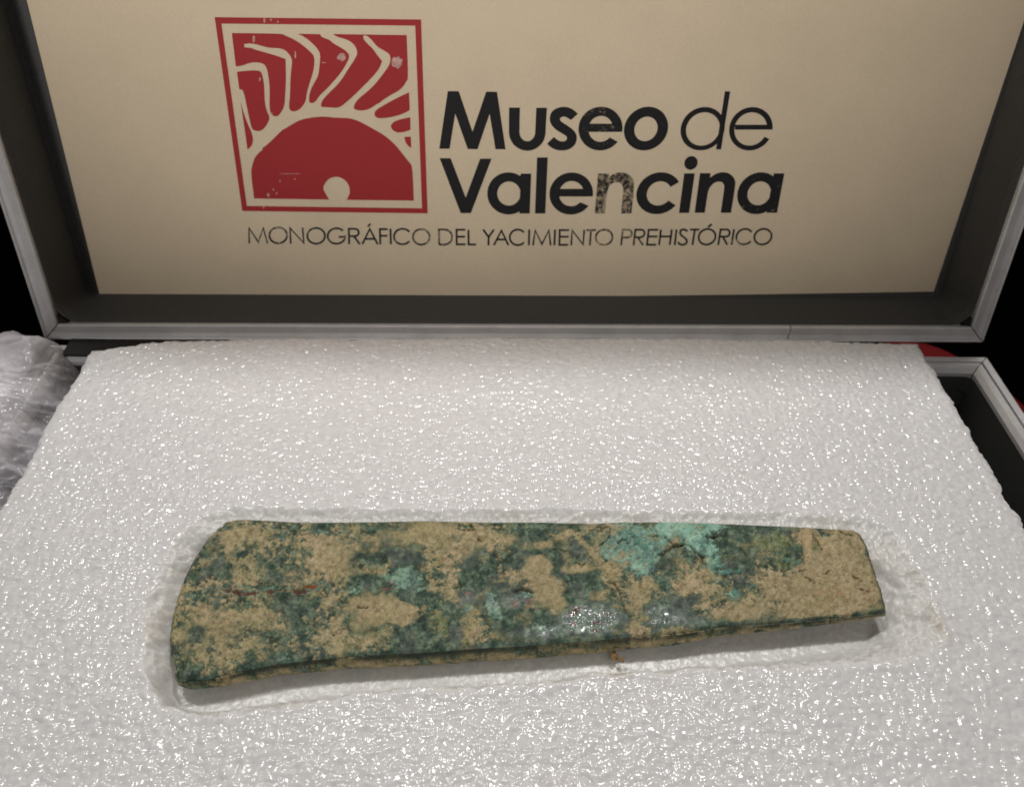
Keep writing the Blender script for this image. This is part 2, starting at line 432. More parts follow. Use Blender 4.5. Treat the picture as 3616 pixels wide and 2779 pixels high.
# hinges under the lid; dark plates added to stand for shade on the rail
def box_pts(cx_, cy_, cz, hx, hy, hz):
    return [(cx_+sx*hx, cy_+sy*hy, cz+sz*hz) for sx, sy, sz in ((-1, -1, -1), (1, -1, -1), (1, 1, -1), (-1, 1, -1), (-1, -1, 1), (1, -1, 1), (1, 1, 1), (-1, 1, 1))]
BOXF = [(0, 3, 2, 1), (4, 5, 6, 7), (0, 1, 5, 4), (1, 2, 6, 5), (2, 3, 7, 6), (3, 0, 4, 7)]
def tube(name, pts, r, mat, parent, n=8):
    V = []; F = []; pts = [np.asarray(p, float) for p in pts]
    for i, p in enumerate(pts):
        t = pts[min(i+1, len(pts)-1)]-pts[max(i-1, 0)]; t = t/np.linalg.norm(t)
        a = np.cross(t, (0.3, 0.2, 0.93)); a = a/np.linalg.norm(a); b = np.cross(t, a)
        for k in range(n):
            w = 2*math.pi*k/n; V.append(p+r*(math.cos(w)*a+math.sin(w)*b))
    for i in range(len(pts)-1):
        for k in range(n):
            j = (k+1) % n; F.append((i*n+k, i*n+j, (i+1)*n+j, (i+1)*n+k))
    F += [tuple(range(n-1, -1, -1)), tuple((len(pts)-1)*n+k for k in range(n))]
    return obj(name, V, F, mat, parent, smooth=True)
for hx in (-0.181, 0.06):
    hg = obj("hinge_shade_plate", box_pts(hx, 0.2935, RZ+0.0014, 0.022, 0.0048, 0.0005), BOXF, M_GASKET, case)
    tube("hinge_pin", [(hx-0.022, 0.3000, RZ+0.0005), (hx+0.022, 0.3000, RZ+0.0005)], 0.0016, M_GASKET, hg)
tube("stay_wire", [(-0.1905, 0.302, RZ-0.002), (-0.189, 0.3005, RZ-0.0055), (-0.186, 0.2995, RZ-0.0075), (-0.182, 0.299, RZ-0.008), (-0.176, 0.2995, RZ-0.0075), (-0.168, 0.301, RZ-0.006)], 0.0004, M_ALU, case)

# ------------------------------------------------------------------ printed board standing in the lid
board = empty("printed_board", "cream card board printed with a red emblem and black lettering, standing inside the lid", "sign board", (0, 0, 0))
BDEP = 0.0322
NL = LN
def onboard(p, lift=0.0):
    d = ROT @ _ray(p); o = np.array([0, 0, HC]); q = LO-LN*BDEP
    t = (LN @ (q-o))/(LN @ d); return o+t*d+LN*lift
bl, br = onboard((352, 1042)), onboard((3297, 1030))
tl_, tr_ = onboard((94, 0)), onboard((3616, 75))
tl = bl+(tl_-bl)*(0.285/np.linalg.norm(tl_-bl)); tr = br+(tr_-br)*(0.272/np.linalg.norm(tr_-br))
bot = [bl]+[onboard((352+(3297-352)*k/12, 1042-12*k/12+12*math.sin(math.pi*k/12))) for k in range(1, 12)]+[br]
loop = bot+[tr, tl]; n = len(loop); th = 0.0016
V = list(loop)+[p-LN*th for p in loop]
F = [tuple(range(n)), tuple(range(2*n-1, n-1, -1))]+[((i+1) % n, i, n+i, n+(i+1) % n) for i in range(n)]
obj("card", V, F, M_CARD, board)

_lay = [0]
def print_shape(name, polys, mat, wear=0.0, parent=board, lift=0.00012):
    """polys: list of rings (strips) or outlines given in photo pixels, laid as ink on the board"""
    V, F = [], []
    for k, s in enumerate(polys):
        z = lift+0.00003*k
        if s[0] == 'poly':
            i0 = len(V); V += [onboard(p, z) for p in s[1]]; idx = list(range(i0, len(V)))
            a = sum(s[1][i-1][0]*s[1][i][1]-s[1][i][0]*s[1][i-1][1] for i in range(len(s[1])))
            F.append(tuple(idx if a < 0 else idx[::-1]))
        else:
            A, B = s[1], s[2]; i0 = len(V); m = len(A)
            V += [onboard(p, z) for p in A]+[onboard(p, z) for p in B]
            for i in range(m-1): F.append((i0+i, i0+i+1, i0+m+i+1, i0+m+i))
    o = obj(name, V, F, mat, parent)
    bm = bmesh.new(); bm.from_mesh(o.data)
    bm.normal_update()
    for f in bm.faces:
        if f.normal.dot(Vector(LN)) < 0: f.normal_flip()
    bm.to_mesh(o.data); bm.free()
    o['wear'] = float(wear)
    return o
def zt(off, s): return lambda p: (off[0]+p[0]/s, off[1]+p[1]/s)
def ell(cx_, cy_, rx, ry, k, a): return (cx_+rx*math.cos(a)+k*ry*math.sin(a), cy_-ry*math.sin(a))
def arc(f, co, ci, a0, a1, n=40, b0=None, b1=None):
    b0 = a0 if b0 is None else b0; b1 = a1 if b1 is None else b1
    A = [f(ell(*co, math.radians(a0+(a1-a0)*i/n))) for i in range(n+1)]
    B = [f(ell(*ci, math.radians(b0+(b1-b0)*i/n))) for i in range(n+1)]
    return ('strip', A, B)
def P(f, pts, sm=0, lim=50):
    pts = smooth_poly(pts, sm, lim) if sm else pts
    return ('poly', [f(p) for p in pts])
# --- emblem
z1 = zt((700, 0), 1844/900)
fo = [(119, 127), (1612, 144), (1660, 1545), (319, 1528)]; fi = [(168, 173), (1570, 188), (1619, 1508), (352, 1491)]
print_shape("emblem_frame", [('strip', [z1(p) for p in fo+fo[:1]], [z1(p) for p in fi+fi[:1]])], M_RED, 0.12)
print_shape("emblem_dome", [P(z1, [(405, 1438), (380, 1250), (392, 1190), (410, 1140), (440, 1105), (466, 1085), (466, 1072), (500, 1048), (560, 990), (610, 940), (630, 932), (690, 895),
    (740, 868), (820, 852), (890, 845), (940, 848), (1000, 854), (1090, 856), (1150, 872), (1220, 908), (1290, 948), (1330, 970), (1390, 1015), (1440, 1065), (1490, 1130),
    (1530, 1180), (1550, 1205), (1560, 1453), (1072, 1447), (1092, 1415), (1098, 1385), (1090, 1340), (1060, 1300), (1005, 1277), (950, 1290), (915, 1330), (902, 1362), (920, 1400), (948, 1445)], 2)], M_RED, 0.10)
RAYS = [
 [(243, 242), (605, 246), (625, 258), (700, 290), (770, 340), (820, 385), (838, 410), (842, 460), (830, 530), (800, 620), (782, 690), (779, 735), (740, 790), (700, 810), (668, 805), (655, 780),
  (665, 680), (667, 560), (680, 450), (675, 420), (650, 385), (620, 360), (580, 350), (520, 350), (460, 335), (410, 320), (360, 316), (332, 322), (335, 345), (390, 350), (400, 358), (470, 378),
  (550, 400), (632, 430), (636, 560), (630, 680), (624, 770), (600, 815), (580, 840), (555, 845), (530, 832), (515, 790), (518, 650), (510, 560), (495, 490), (475, 465), (430, 452), (370, 457), (320, 478), (272, 482)],
 [(280, 522), (370, 512), (430, 512), (455, 520), (468, 560), (478, 620), (480, 720), (490, 790), (518, 850), (510, 880), (480, 930), (445, 952), (410, 948), (388, 935), (370, 860), (355, 790), (335, 690), (320, 652), (298, 648)],
 [(306, 735), (320, 790), (350, 880), (385, 955), (398, 1000), (393, 1040), (380, 1065), (356, 1083), (335, 930)],
 [(720, 247), (882, 250), (888, 265), (915, 280), (950, 290), (975, 315), (1030, 345), (1075, 375), (1095, 405), (1085, 440), (1040, 520), (980, 590), (930, 645), (880, 690), (855, 730), (830, 750),
  (805, 745), (800, 710), (810, 660), (840, 600), (870, 550), (878, 470), (885, 395), (860, 350), (820, 310), (770, 270)],
 [(975, 249), (1508, 257), (1520, 575), (1505, 590), (1490, 620), (1450, 660), (1390, 690), (1330, 730), (1308, 750), (1295, 752), (1250, 785), (1200, 803), (1150, 800), (1125, 787), (1130, 755),
  (1160, 715), (1230, 660), (1290, 600), (1350, 520), (1385, 470), (1393, 420), (1380, 390), (1340, 365), (1300, 345), (1270, 310), (1240, 275), (1210, 257), (1194, 262), (1195, 285), (1225, 320),
  (1260, 350), (1290, 395), (1330, 445), (1310, 500), (1260, 560), (1190, 630), (1130, 690), (1080, 735), (1020, 783), (960, 780), (890, 775), (888, 745), (920, 700), (1020, 605), (1080, 510),
  (1140, 420), (1153, 385), (1140, 340), (1100, 300), (1050, 280), (1005, 270)],
 [(1525, 670), (1530, 798), (1490, 822), (1420, 845), (1350, 857), (1300, 858), (1280, 845), (1273, 820), (1290, 795), (1340, 765), (1430, 715)],
 [(1534, 850), (1536, 940), (1490, 958), (1440, 962), (1405, 945), (1392, 912), (1410, 885), (1460, 865)],
 [(1538, 990), (1542, 1073), (1515, 1055), (1497, 1025), (1492, 992)]]
for r in RAYS: print_shape("emblem_ray", [P(z1, r, 2, 55)], M_RED, 0.10)
rs = random.Random(3)
for (x, y, rx, ry) in ((1440, 452, 40, 44), (1037, 416, 30, 27), (402, 285, 9, 28), (480, 150, 8, 17), (527, 146, 7, 10), (577, 160, 5, 9), (703, 400, 6, 28), (447, 575, 7, 14), (530, 822, 12, 6),
                       (640, 1258, 60, 2), (700, 1258, 40, 2), (508, 1412, 9, 16), (568, 1400, 5, 8), (592, 1310, 4, 12), (700, 1296, 6, 4), (474, 1502, 6, 9), (910, 455, 18, 4), (545, 1372, 4, 10)):
    pts = [(x+rx*(0.75+0.45*rs.random())*math.cos(a), y+ry*(0.75+0.45*rs.random())*math.sin(a)) for a in [2*math.pi*k/14 for k in range(14)]]
    print_shape("scuff_mark", [P(z1, pts)], M_SCUFF, 0, lift=0.0002)
# --- large lettering
z3 = zt((1530, 300), 2186/600); z4 = zt((2100, 300), 2186/700); z5 = zt((1530, 530), 2186/650); z6 = zt((2130, 530), 2186/670)
def letter(polys, wear=0.03): return print_shape("letter", polys, M_BLACK, wear)
letter([P(z3, [(77, 824), (187, 83), (328, 85), (505, 605), (680, 90), (820, 93), (930, 830), (800, 830), (725, 375), (570, 828), (443, 828), (283, 372), (210, 824)])], 0.08)
letter([P(z3, [(975, 295), (1115, 295), (1109, 610), (973, 610)]), P(z3, [(1325, 297), (1462, 297), (1445, 610), (1311, 610)]), arc(z3, (1209, 606, 236, 242, 0), (1210, 606, 101, 121, 0), 180, 360)], 0.05)
letter([P(z3, [(1770, 455), (1720, 420), (1680, 408), (1640, 420), (1627, 445), (1645, 475), (1700, 510), (1770, 555), (1820, 600), (1845, 650), (1847, 710), (1825, 770), (1780, 815), (1720, 840), (1650, 848),
    (1580, 840), (1510, 805), (1463, 760), (1552, 672), (1600, 715), (1650, 732), (1700, 725), (1722, 695), (1715, 665), (1680, 640), (1600, 595), (1545, 550), (1510, 500), (1497, 450), (1503, 390), (1530, 340),
    (1580, 305), (1640, 287), (1700, 284), (1765, 300), (1820, 335), (1860, 375)], 2)], 0.05)
letter([arc(z4, (64, 484, 243, 241, 0.03), (66, 487, 135, 143, 0.03), -8, 323, 60, -11, 319), P(z4, [(-72, 430), (205, 430), (300, 520), (-72, 520)])], 0.38)
letter([arc(z4, (566, 484, 243, 241, 0.11), (565, 487, 127, 135, 0.11), 0, 360, 60)], 0.24)
letter([arc(z4, (1190, 485, 243, 239, 0.11), (1193, 488, 185, 184, 0.11), 0, 360, 60), P(z4, [(1435, 73), (1494, 73), (1393, 713), (1337, 713)])], 0.02)
letter([arc(z4, (1722, 486, 240, 239, 0.08), (1720, 488, 180, 183, 0.08), -2, 332, 60), P(z4, [(1545, 442), (1905, 442), (1955, 495), (1545, 495)])], 0.05)
letter([P(z5, [(75, 97), (207, 100), (385, 565), (557, 104), (692, 105), (447, 750), (325, 750)])], 0.15)
letter([arc(z5, (893, 517, 252, 250, 0), (898, 518, 138, 142, 0), 20, 340, 60), P(z5, [(1037, 282), (1163, 282), (1145, 755), (1023, 755)])], 0.05)
letter([P(z5, [(1232, 90), (1360, 90), (1330, 755), (1207, 755)])], 0.05)
letter([arc(z5, (1638, 518, 259, 250, 0.03), (1640, 519, 147, 149, 0.03), -8, 324.5, 60, -11, 317), P(z5, [(1488, 462), (1790, 462), (1885, 553), (1488, 553)])], 0.22)
letter([P(z6, smooth_poly([(-61, 273), (63, 273), (66, 318), (110, 278), (170, 260), (220, 258), (280, 275), (330, 315), (352, 360), (357, 420), (325, 732), (207, 732), (230, 460), (228, 420), (205, 385), (165, 370),
    (110, 382), (70, 415), (45, 480), (21, 732), (-98, 732)], 2))], 0.66)
letter([arc(z6, (640, 499, 258, 241, 0.12), (645, 501, 142, 139, 0.12), 32, 324.7, 60)], 0.30)
letter([P(z6, [(933, 270), (1055, 270), (990, 726), (872, 726)]), P(z6, [ell(1011, 150, 77, 79, 0.1, 2*math.pi*k/32) for k in range(32)])], 0.15)
letter([P(z6, smooth_poly([(1115, 268), (1238, 268), (1230, 320), (1290, 277), (1350, 259), (1400, 257), (1450, 270), (1495, 305), (1520, 350), (1525, 400), (1472, 724), (1353, 724), (1395, 440), (1392, 400), (1370, 372),
    (1330, 362), (1280, 377), (1235, 420), (1210, 470), (1200, 530), (1170, 724), (1052, 724)], 2))], 0.15)
letter([arc(z6, (1790, 499, 245, 241, 0.13), (1796, 500, 133, 137, 0.13), 20, 345, 60), P(z6, [(1965, 270), (2087, 270), (2002, 724), (1882, 724)])], 0.33)
# --- small lettering, as strokes
za = zt((850, 770), 2186/850); zb = zt((1650, 770), 2186/600); zc = zt((2150, 770), 2186/600)
HW = 3.5
def stroke(pts, hw=HW):
    A, B = [], []
    for i, p in enumerate(pts):
        t0 = np.subtract(p, pts[i-1]) if i else np.subtract(pts[1], p)
        t1 = np.subtract(pts[i+1], p) if i < len(pts)-1 else t0
        t0 = t0/np.linalg.norm(t0); t1 = t1/np.linalg.norm(t1)
        nrm = np.array([-(t0[1]+t1[1]), t0[0]+t1[0]]); nn = np.linalg.norm(nrm)
        nrm = nrm/nn if nn > 1e-6 else np.array([-t0[1], t0[0]])
        c = max(0.55, abs(nrm @ np.array([-t0[1], t0[0]])))
        A.append(tuple(np.add(p, nrm*hw/c))); B.append(tuple(np.subtract(p, nrm*hw/c)))
    return ('strip', A, B)
def curve(c, a0, a1, n=28): return [ell(*c, math.radians(a0+(a1-a0)*i/n)) for i in range(n+1)]
def small(f, wear, *strokes):
    print_shape("letter", [stroke([f(p) for p in s]) for s in strokes], M_BLACK, wear)
def full(cx_, cy_, rx, ry, k=0.0): return curve((cx_, cy_, rx, ry, k), 0, 360, 36)
small(za, .60, [(78, 232), (76, 92), (160, 218), (206, 92), (243, 232)])
small(za, .62, full(341, 158, 80, 72))
small(za, .42, [(455, 234), (448, 92), (573, 228), (562, 88)])
small(za, .42, full(685, 163, 80, 71))
small(za, .50, curve((870, 164, 80, 70, 0), 42, 356)+[(950, 172), (890, 172)])
small(za, .42, [(985, 238), (982, 99), (1038, 99)]+curve((1038, 132, 34, 33, 0), 85, -90, 12)+[(986, 166)], [(1028, 166), (1082, 238)])
small(za, .22, [(1105, 238), (1172, 100), (1245, 240)], [(1128, 190), (1218, 190)], [(1155, 78), (1180, 52)])
small(za, .28, [(1268, 240), (1264, 102), (1335, 102)], [(1266, 162), (1333, 162)])
small(za, .30, [(1364, 240), (1360, 98)])
small(za, .48, curve((1470, 169, 78, 70, 0), 36, 324))
small(za, .65, full(1640, 172, 76, 70))
small(za, .58, [(1803, 242), (1800, 105), (1850, 105)]+curve((1850, 174, 70, 68, 0), 85, -85, 16)+[(1850, 242), (1803, 242)])
small(za, .25, [(2040, 107), (1960, 107), (1962, 240), (2042, 240)], [(1961, 170), (2038, 170)])
small(za, .12, [(2068, 108), (2070, 241), (2138, 241)])
small(zb, .05, [(205, 150), (275, 245), (272, 352)], [(343, 150), (275, 245)])
small(zb, .05, [(342, 352), (440, 162), (530, 352)], [(388, 277), (490, 277)])
small(zb, .08, curve((650, 250, 103, 100, 0), 40, 320))
small(zb, .05, [(797, 150), (792, 352)])
small(zb, .10, [(845, 352), (874, 160), (960, 338), (1050, 160), (1072, 352)])
small(zb, .12, [(1130, 150), (1120, 352)])
small(zb, .36, [(1310, 157), (1189, 157), (1185, 346), (1298, 346)], [(1187, 241), (1305, 241)])
small(zb, .36, [(1337, 352), (1350, 160), (1490, 342), (1505, 152)])
small(zb, .60, [(1532, 157), (1655, 157)], [(1591, 157), (1577, 352)])
small(zb, .60, full(1760, 249, 108, 98, 0.05))
small(zc, .62, [(158, 352), (178, 153), (250, 153)]+curve((250, 202, 45, 49, 0.1), 85, -90, 14)+[(168, 252)])
small(zc, .50, [(318, 352), (340, 152), (412, 152)]+curve((412, 200, 46, 48, 0.1), 85, -90, 14)+[(332, 248)], [(372, 250), (440, 350)])
small(zc, .25, [(635, 153), (512, 153), (490, 344), (608, 344)], [(502, 238), (625, 238)])
small(zc, .15, [(670, 150), (645, 350)], [(810, 147), (783, 348)], [(660, 238), (796, 238)])
small(zc, .30, [(870, 148), (847, 350)])
small(zc, .12, [(1014, 174), (987, 153), (950, 147), (922, 163), (914, 195), (932, 224), (970, 252), (1000, 281), (1003, 312), (985, 336), (945, 346), (910, 336), (888, 308)])
small(zc, .12, [(1045, 150), (1165, 150)], [(1105, 150), (1075, 348)])
small(zc, .28, full(1263, 243, 108, 100, 0.1), [(1275, 118), (1325, 80)])
small(zc, .22, [(1407, 348), (1437, 149), (1512, 149)]+curve((1510, 195, 44, 46, 0.1), 85, -90, 14)+[(1425, 241)], [(1465, 242), (1522, 345)])
small(zc, .40, [(1610, 145), (1578, 345)])
small(zc, .55, curve((1745, 241, 105, 99, 0.1), 36, 324))
small(zc, .40, full(1982, 241, 110, 100, 0.12))

# ------------------------------------------------------------------ the foam block
FX0, FX1, FY0 = -0.1855, 0.2035, -0.02
POCKET_PX = [(836, 1800), (700, 1838), (618, 1905), (559, 2033), (513, 2132), (507, 2284), (527, 2412), (571, 2493), (629, 2525), (740, 2533), (979, 2497), (1264, 2457), (1500, 2433), (1798, 2425),
             (2086, 2392), (2400, 2372), (2552, 2367), (2803, 2357), (3005, 2341), (3155, 2349), (3231, 2319), (3306, 2278), (3332, 2228), (3306, 2153), (3281, 2062), (3246, 2017), (3196, 1941), (3155, 1876),
             (3080, 1838), (2900, 1815), (2400, 1808), (1900, 1808), (1400, 1803), (1100, 1803)]
POCKET = [tuple(un(p, 0)[:2]) for p in POCKET_PX]
DEEP_PX = [(900, 1900), (790, 1900), (720, 1990), (670, 2100), (640, 2200), (620, 2290), (600, 2380), (610, 2440), (700, 2462), (979, 2428), (1264, 2400), (1500, 2376), (1798, 2366),
           (2086, 2335), (2400, 2310), (2552, 2296), (2803, 2270), (3000, 2238), (3085, 2205), (3095, 2140), (3065, 2040), (3020, 1940), (2960, 1925), (2500, 1895), (1700, 1890)]
DEEP = [tuple(un(p, 0)[:2]) for p in DEEP_PX]
FLOOR_Z = -0.0104
back_px = [(305, 1234), (484, 1212), (542, 1202), (800, 1192), (1300, 1187), (1808, 1186), (2400, 1189), (3000, 1198), (3245, 1210)]
bk = np.array([un(p, 0)[:2] for p in back_px])
def yback(x): return np.interp(x, bk[:, 0], bk[:, 1])
def build_foam():
    step = 0.00048
    nx = int((FX1-FX0)/step); ny = int(0.31/step)
    u = np.linspace(0, 1, nx); v = np.linspace(0, 1, ny)
    U, Vv = np.meshgrid(u, v, indexing='ij')
    X = FX0+(FX1-FX0)*U; Y = FY0+(yback(X)-FY0)*Vv
    dl = np.minimum(X-FX0, FX1-X); db = yback(X)-Y; de = np.minimum(dl, db)
    edge = np.exp(-(de/0.006)**2)
    jx = (fbm(X, Y, 0.006, 3, 3)-0.5)*0.0034*np.exp(-(dl/0.004)**2); jy = (fbm(X, Y, 0.006, 3, 4)-0.5)*0.003*np.exp(-(db/0.004)**2)
    warp = 0.0011
    wx = X+warp*(fbm(X, Y, 0.005, 2, 21)-0.5)*2; wy = Y+warp*(fbm(X, Y, 0.005, 2, 22)-0.5)*2
    F1, F2, ID = worley(wx*0.82, wy*1.0, 0.00185, 5)
    G1, G2, JD = worley(wx, wy, 0.0042, 8)
    cells = np.minimum(1-(F1/0.85)**2, 1)*(0.00042+0.00036*ID)+(1-sstep(G1, 0.0, 0.9))*0.00016
    waves = (fbm(X, Y, 0.03, 3, 31)-0.5)*0.0012+(fbm(X*0.6, Y*1.3, 0.007, 2, 33)-0.5)*0.0004
    sd = poly_sd(X, Y, POCKET)+(fbm(X, Y, 0.007, 3, 41)-0.5)*0.0032
    # snug against the axe at the back, torn slopes at the front and ends
    py_ = np.interp(X, [-0.1, 0.15], [0.181, 0.171]); backside = sstep(Y, py_-0.004, py_+0.002)
    sdd = poly_sd(X, Y, DEEP)+(fbm(X, Y, 0.006, 3, 42)-0.5)*0.0016
    t = np.where(sdd >= 0, 1.0, np.clip(sd, 0, None)/np.maximum(np.clip(sd, 0, None)-np.minimum(sdd, 0), 1e-6))
    t = np.clip(t, 0, 1); endw = sstep(X, 0.122, 0.140); t2 = t*t*(3-2*t); dep = (t2*(1-endw)+t2**1.9*endw)*(1-backside)+(t**6)*backside
    cut = sstep(sd, -0.0012, 0.0012)
    slope = cut*(1-sstep(dep, 0.75, 1.0))
    torn = (fbm(X, Y, 0.0042, 5, 51, 0.62)-0.5)*0.0038*slope*(1-backside*0.7)+(fbm(X, Y, 0.0014, 3, 52)-0.5)*0.0011*cut*(0.35+slope)
    lip = 0.0003*np.exp(-((sd+0.0008)/0.0016)**2)*(0.3+fbm(X, Y, 0.012, 2, 53))
    Z = cells*(1-0.85*cut)+waves*(1-cut*0.6)+dep*FLOOR_Z+torn+lip-0.0010*sstep(sd, 0.0, 0.0035)*backside
    r = 0.0042; dd = np.clip(r-de, 0, r); Z = Z-(r-np.sqrt(np.maximum(r*r-dd*dd*0.98, 0)))*0.8
    stn = cut*(1-dep)*sstep(fbm(X, Y, 0.011, 3, 61), 0.52, 0.70)*0.14
    rx, ry = un((3310, 2200), 0)[:2]
    stn = np.maximum(stn, 0.30*np.exp(-(((X-rx)/0.004)**2+((Y-ry)/0.008)**2))*fbm(X, Y, 0.003, 3, 62)*1.5)
    cx_, cy_ = un((2180, 2365), -0.002)[:2]
    stn = np.maximum(stn, 0.65*np.exp(-(((X-cx_)/0.003)**2+((Y-cy_)/0.0035)**2)))
    spots = sstep(vnoise(X/0.0011, Y/0.0011, 77), 0.965, 0.99)*cut*0.6
    stn = np.clip(np.maximum(stn, spots), 0, 1)
    X = X+jx; Y = Y+jy
    P3 = np.stack([X, Y, Z], -1); n, m = nx, ny
    V = [P3.reshape(-1, 3)]; idx = np.arange(n*m).reshape(n, m)
    Q = [np.stack([idx[:-1, :-1], idx[1:, :-1], idx[1:, 1:], idx[:-1, 1:]], -1).reshape(-1, 4)]
    cutA = [cut.ravel()]; stA = [stn.ravel()]
    # side walls going down from left, back, right
    rim = np.concatenate([idx[0, :], idx[1:, -1], idx[-1, ::-1][1:]])
    cen = np.array([0.01, 0.15]); prev = rim; base = P3.reshape(-1, 3)[rim]
    off = n*m
    nl = len(idx[0, :]); nb = len(idx[1:, -1])
    outd = np.zeros((len(rim), 2)); outd[:nl] = (-1, 0); outd[nl:nl+nb] = (0, 1); outd[nl+nb:] = (1, 0)
    cum = np.arange(len(rim))*step
    for kz in (0.0008, 0.002, 0.004, 0.007, 0.012, 0.02, 0.035, 0.0585):
        nn = (fbm(cum, np.full_like(cum, kz), 0.004, 3, 71)-0.4)*0.0016*min(1, kz/0.003)
        ring = base.copy(); ring[:, :2] += outd*nn[:, None]; ring[:, 2] = base[:, 2]-kz
        ring[:, 2] = np.maximum(ring[:, 2], -0.0655)
        ids = off+np.arange(len(rim)); off += len(rim)
        V.append(ring); cutA.append(np.full(len(rim), 0.25)); stA.append(np.zeros(len(rim)))
        Q.append(np.stack([prev[1:], prev[:-1], ids[:-1], ids[1:]], -1)); prev = ids
    return raw_obj("foam_block", np.concatenate(V), np.concatenate(Q), M_FOAM, None, {"cut": np.concatenate(cutA), "stain": np.concatenate(stA)})
foam = build_foam()
tag(foam, "white bubbly polyethylene foam block with a shallow hollow cut for the axe", "foam block")

# ------------------------------------------------------------------ the axe
E_TOP = [(797, 1834), (836, 1830), (960, 1836), (1074, 1842), (1290, 1840), (1500, 1836), (1720, 1841), (1903, 1841), (2086, 1846), (2178, 1842), (2300, 1840), (2420, 1842), (2541, 1846), (2803, 1858), (3015, 1871)]
E_RIGHT = [(3015, 1871), (3033, 1880), (3042, 1897), (3055, 1921), (3080, 2002), (3105, 2072), (3121, 2137), (3123, 2160)]
E_LEFT = [(797, 1834), (755, 1867), (712, 1921), (678, 1974), (650, 2036), (628, 2102), (609, 2178), (602, 2245), (605, 2293), (618, 2325), (625, 2342), (622, 2360)]
E_BOT = [(622, 2360), (622, 2380), (634, 2400), (668, 2408), (720, 2397), (780, 2383), (836, 2370), (979, 2340), (1193, 2316), (1400, 2304), (1500, 2299), (1674, 2285), (1857, 2276), (2040, 2262), (2223, 2246), (2400, 2232), (2552, 2209), (2803, 2193), (3055, 2168), (3123, 2160)]
ZTX = ([560, 640, 760, 900, 1700, 2600, 3130], [-0.0026, -0.0019, -0.0002, 0.0003, 0.0004, 0.0003, 0.0000])
THX = ([600, 660, 720, 900, 1300, 1700, 2100, 2400, 2700, 2900, 3060, 3125], [0.0034, 0.0044, 0.0060, 0.0078, 0.0088, 0.0096, 0.0090, 0.0080, 0.0055, 0.0040, 0.0026, 0.0020])
def resample(pts, n):
    p = np.asarray(pts, float); s = np.concatenate([[0], np.cumsum(np.hypot(*np.diff(p, axis=0).T))])
    t = np.linspace(0, s[-1], n); return np.stack([np.interp(t, s, p[:, 0]), np.interp(t, s, p[:, 1])], -1)
zA = ((550, 1750), 2.1); zB = ((1400, 1750), 2.186); zC = ((2300, 1750), 1.9873)
P1, P2, P3_, P4, P5, P6 = [((x, y), 4.372) for x, y in ((600, 1800), (1050, 1800), (1500, 1800), (1950, 1800), (2400, 1800), (2700, 1830))]
def tp(z, x, y): return z[0][0]+x/z[1], z[0][1]+y/z[1]
# soil blobs: (frame, x, y, rx, ry, weight)
SOIL = [(zA, 700, 330, 260, 90, .35), (zA, 1270, 430, 210, 170, .5), (zA, 660, 560, 110, 90, .4), (zA, 400, 960, 230, 130, .45), (zA, 720, 890, 190, 70, .5), (zA, 720, 1150, 300, 60, .35), (zA, 1650, 850, 260, 120, .6),
        (zA, 1500, 1090, 220, 100, .5), (zA, 1850, 320, 150, 80, .35), (zA, 270, 680, 90, 60, .35), (zA, 560, 300, 80, 60, .3), (zA, 900, 380, 70, 50, .4), (zA, 380, 1200, 140, 50, .4), (zA, 1850, 900, 100, 80, .4),
        (zB, 300, 280, 190, 80, .5), (zB, 600, 310, 110, 70, .5), (zB, 350, 430, 190, 110, .4), (zB, 420, 680, 70, 130, .6), (zB, 1060, 540, 110, 80, .7), (zB, 1150, 710, 120, 90, .7), (zB, 920, 630, 110, 50, .6),
        (zB, 1400, 570, 120, 40, .45), (zB, 1235, 850, 40, 110, .6), (zB, 600, 1060, 80, 110, .55), (zB, 60, 900, 110, 90, .6), (zB, 1850, 690, 110, 70, .7), (zB, 1880, 880, 70, 110, .6), (zB, 1560, 770, 90, 40, .45),
        (zB, 1320, 300, 70, 70, .3), (zB, 1100, 400, 120, 40, .4), (zB, 240, 850, 30, 50, .5), (zB, 640, 900, 40, 40, .4), (zB, 1650, 560, 60, 60, .5), (zB, 1010, 990, 90, 60, .25),
        (zC, 1330, 600, 280, 230, 1.1), (zC, 1350, 330, 160, 120, .5), (zC, 1080, 300, 40, 80, .7), (zC, 960, 720, 230, 110, .5), (zC, 330, 560, 130, 90, .45), (zC, 620, 800, 170, 60, .5), (zC, 250, 660, 130, 70, .35), (zC, 1400, 330, 90, 60, .35),
        (zC, 1480, 560, 70, 120, .4), (zC, 1160, 330, 50, 60, .4), (zC, 120, 930, 90, 20, .5), (zC, 700, 360, 50, 60, .2), (zC, 430, 690, 90, 60, .3), (zC, 800, 600, 150, 60, .25)]
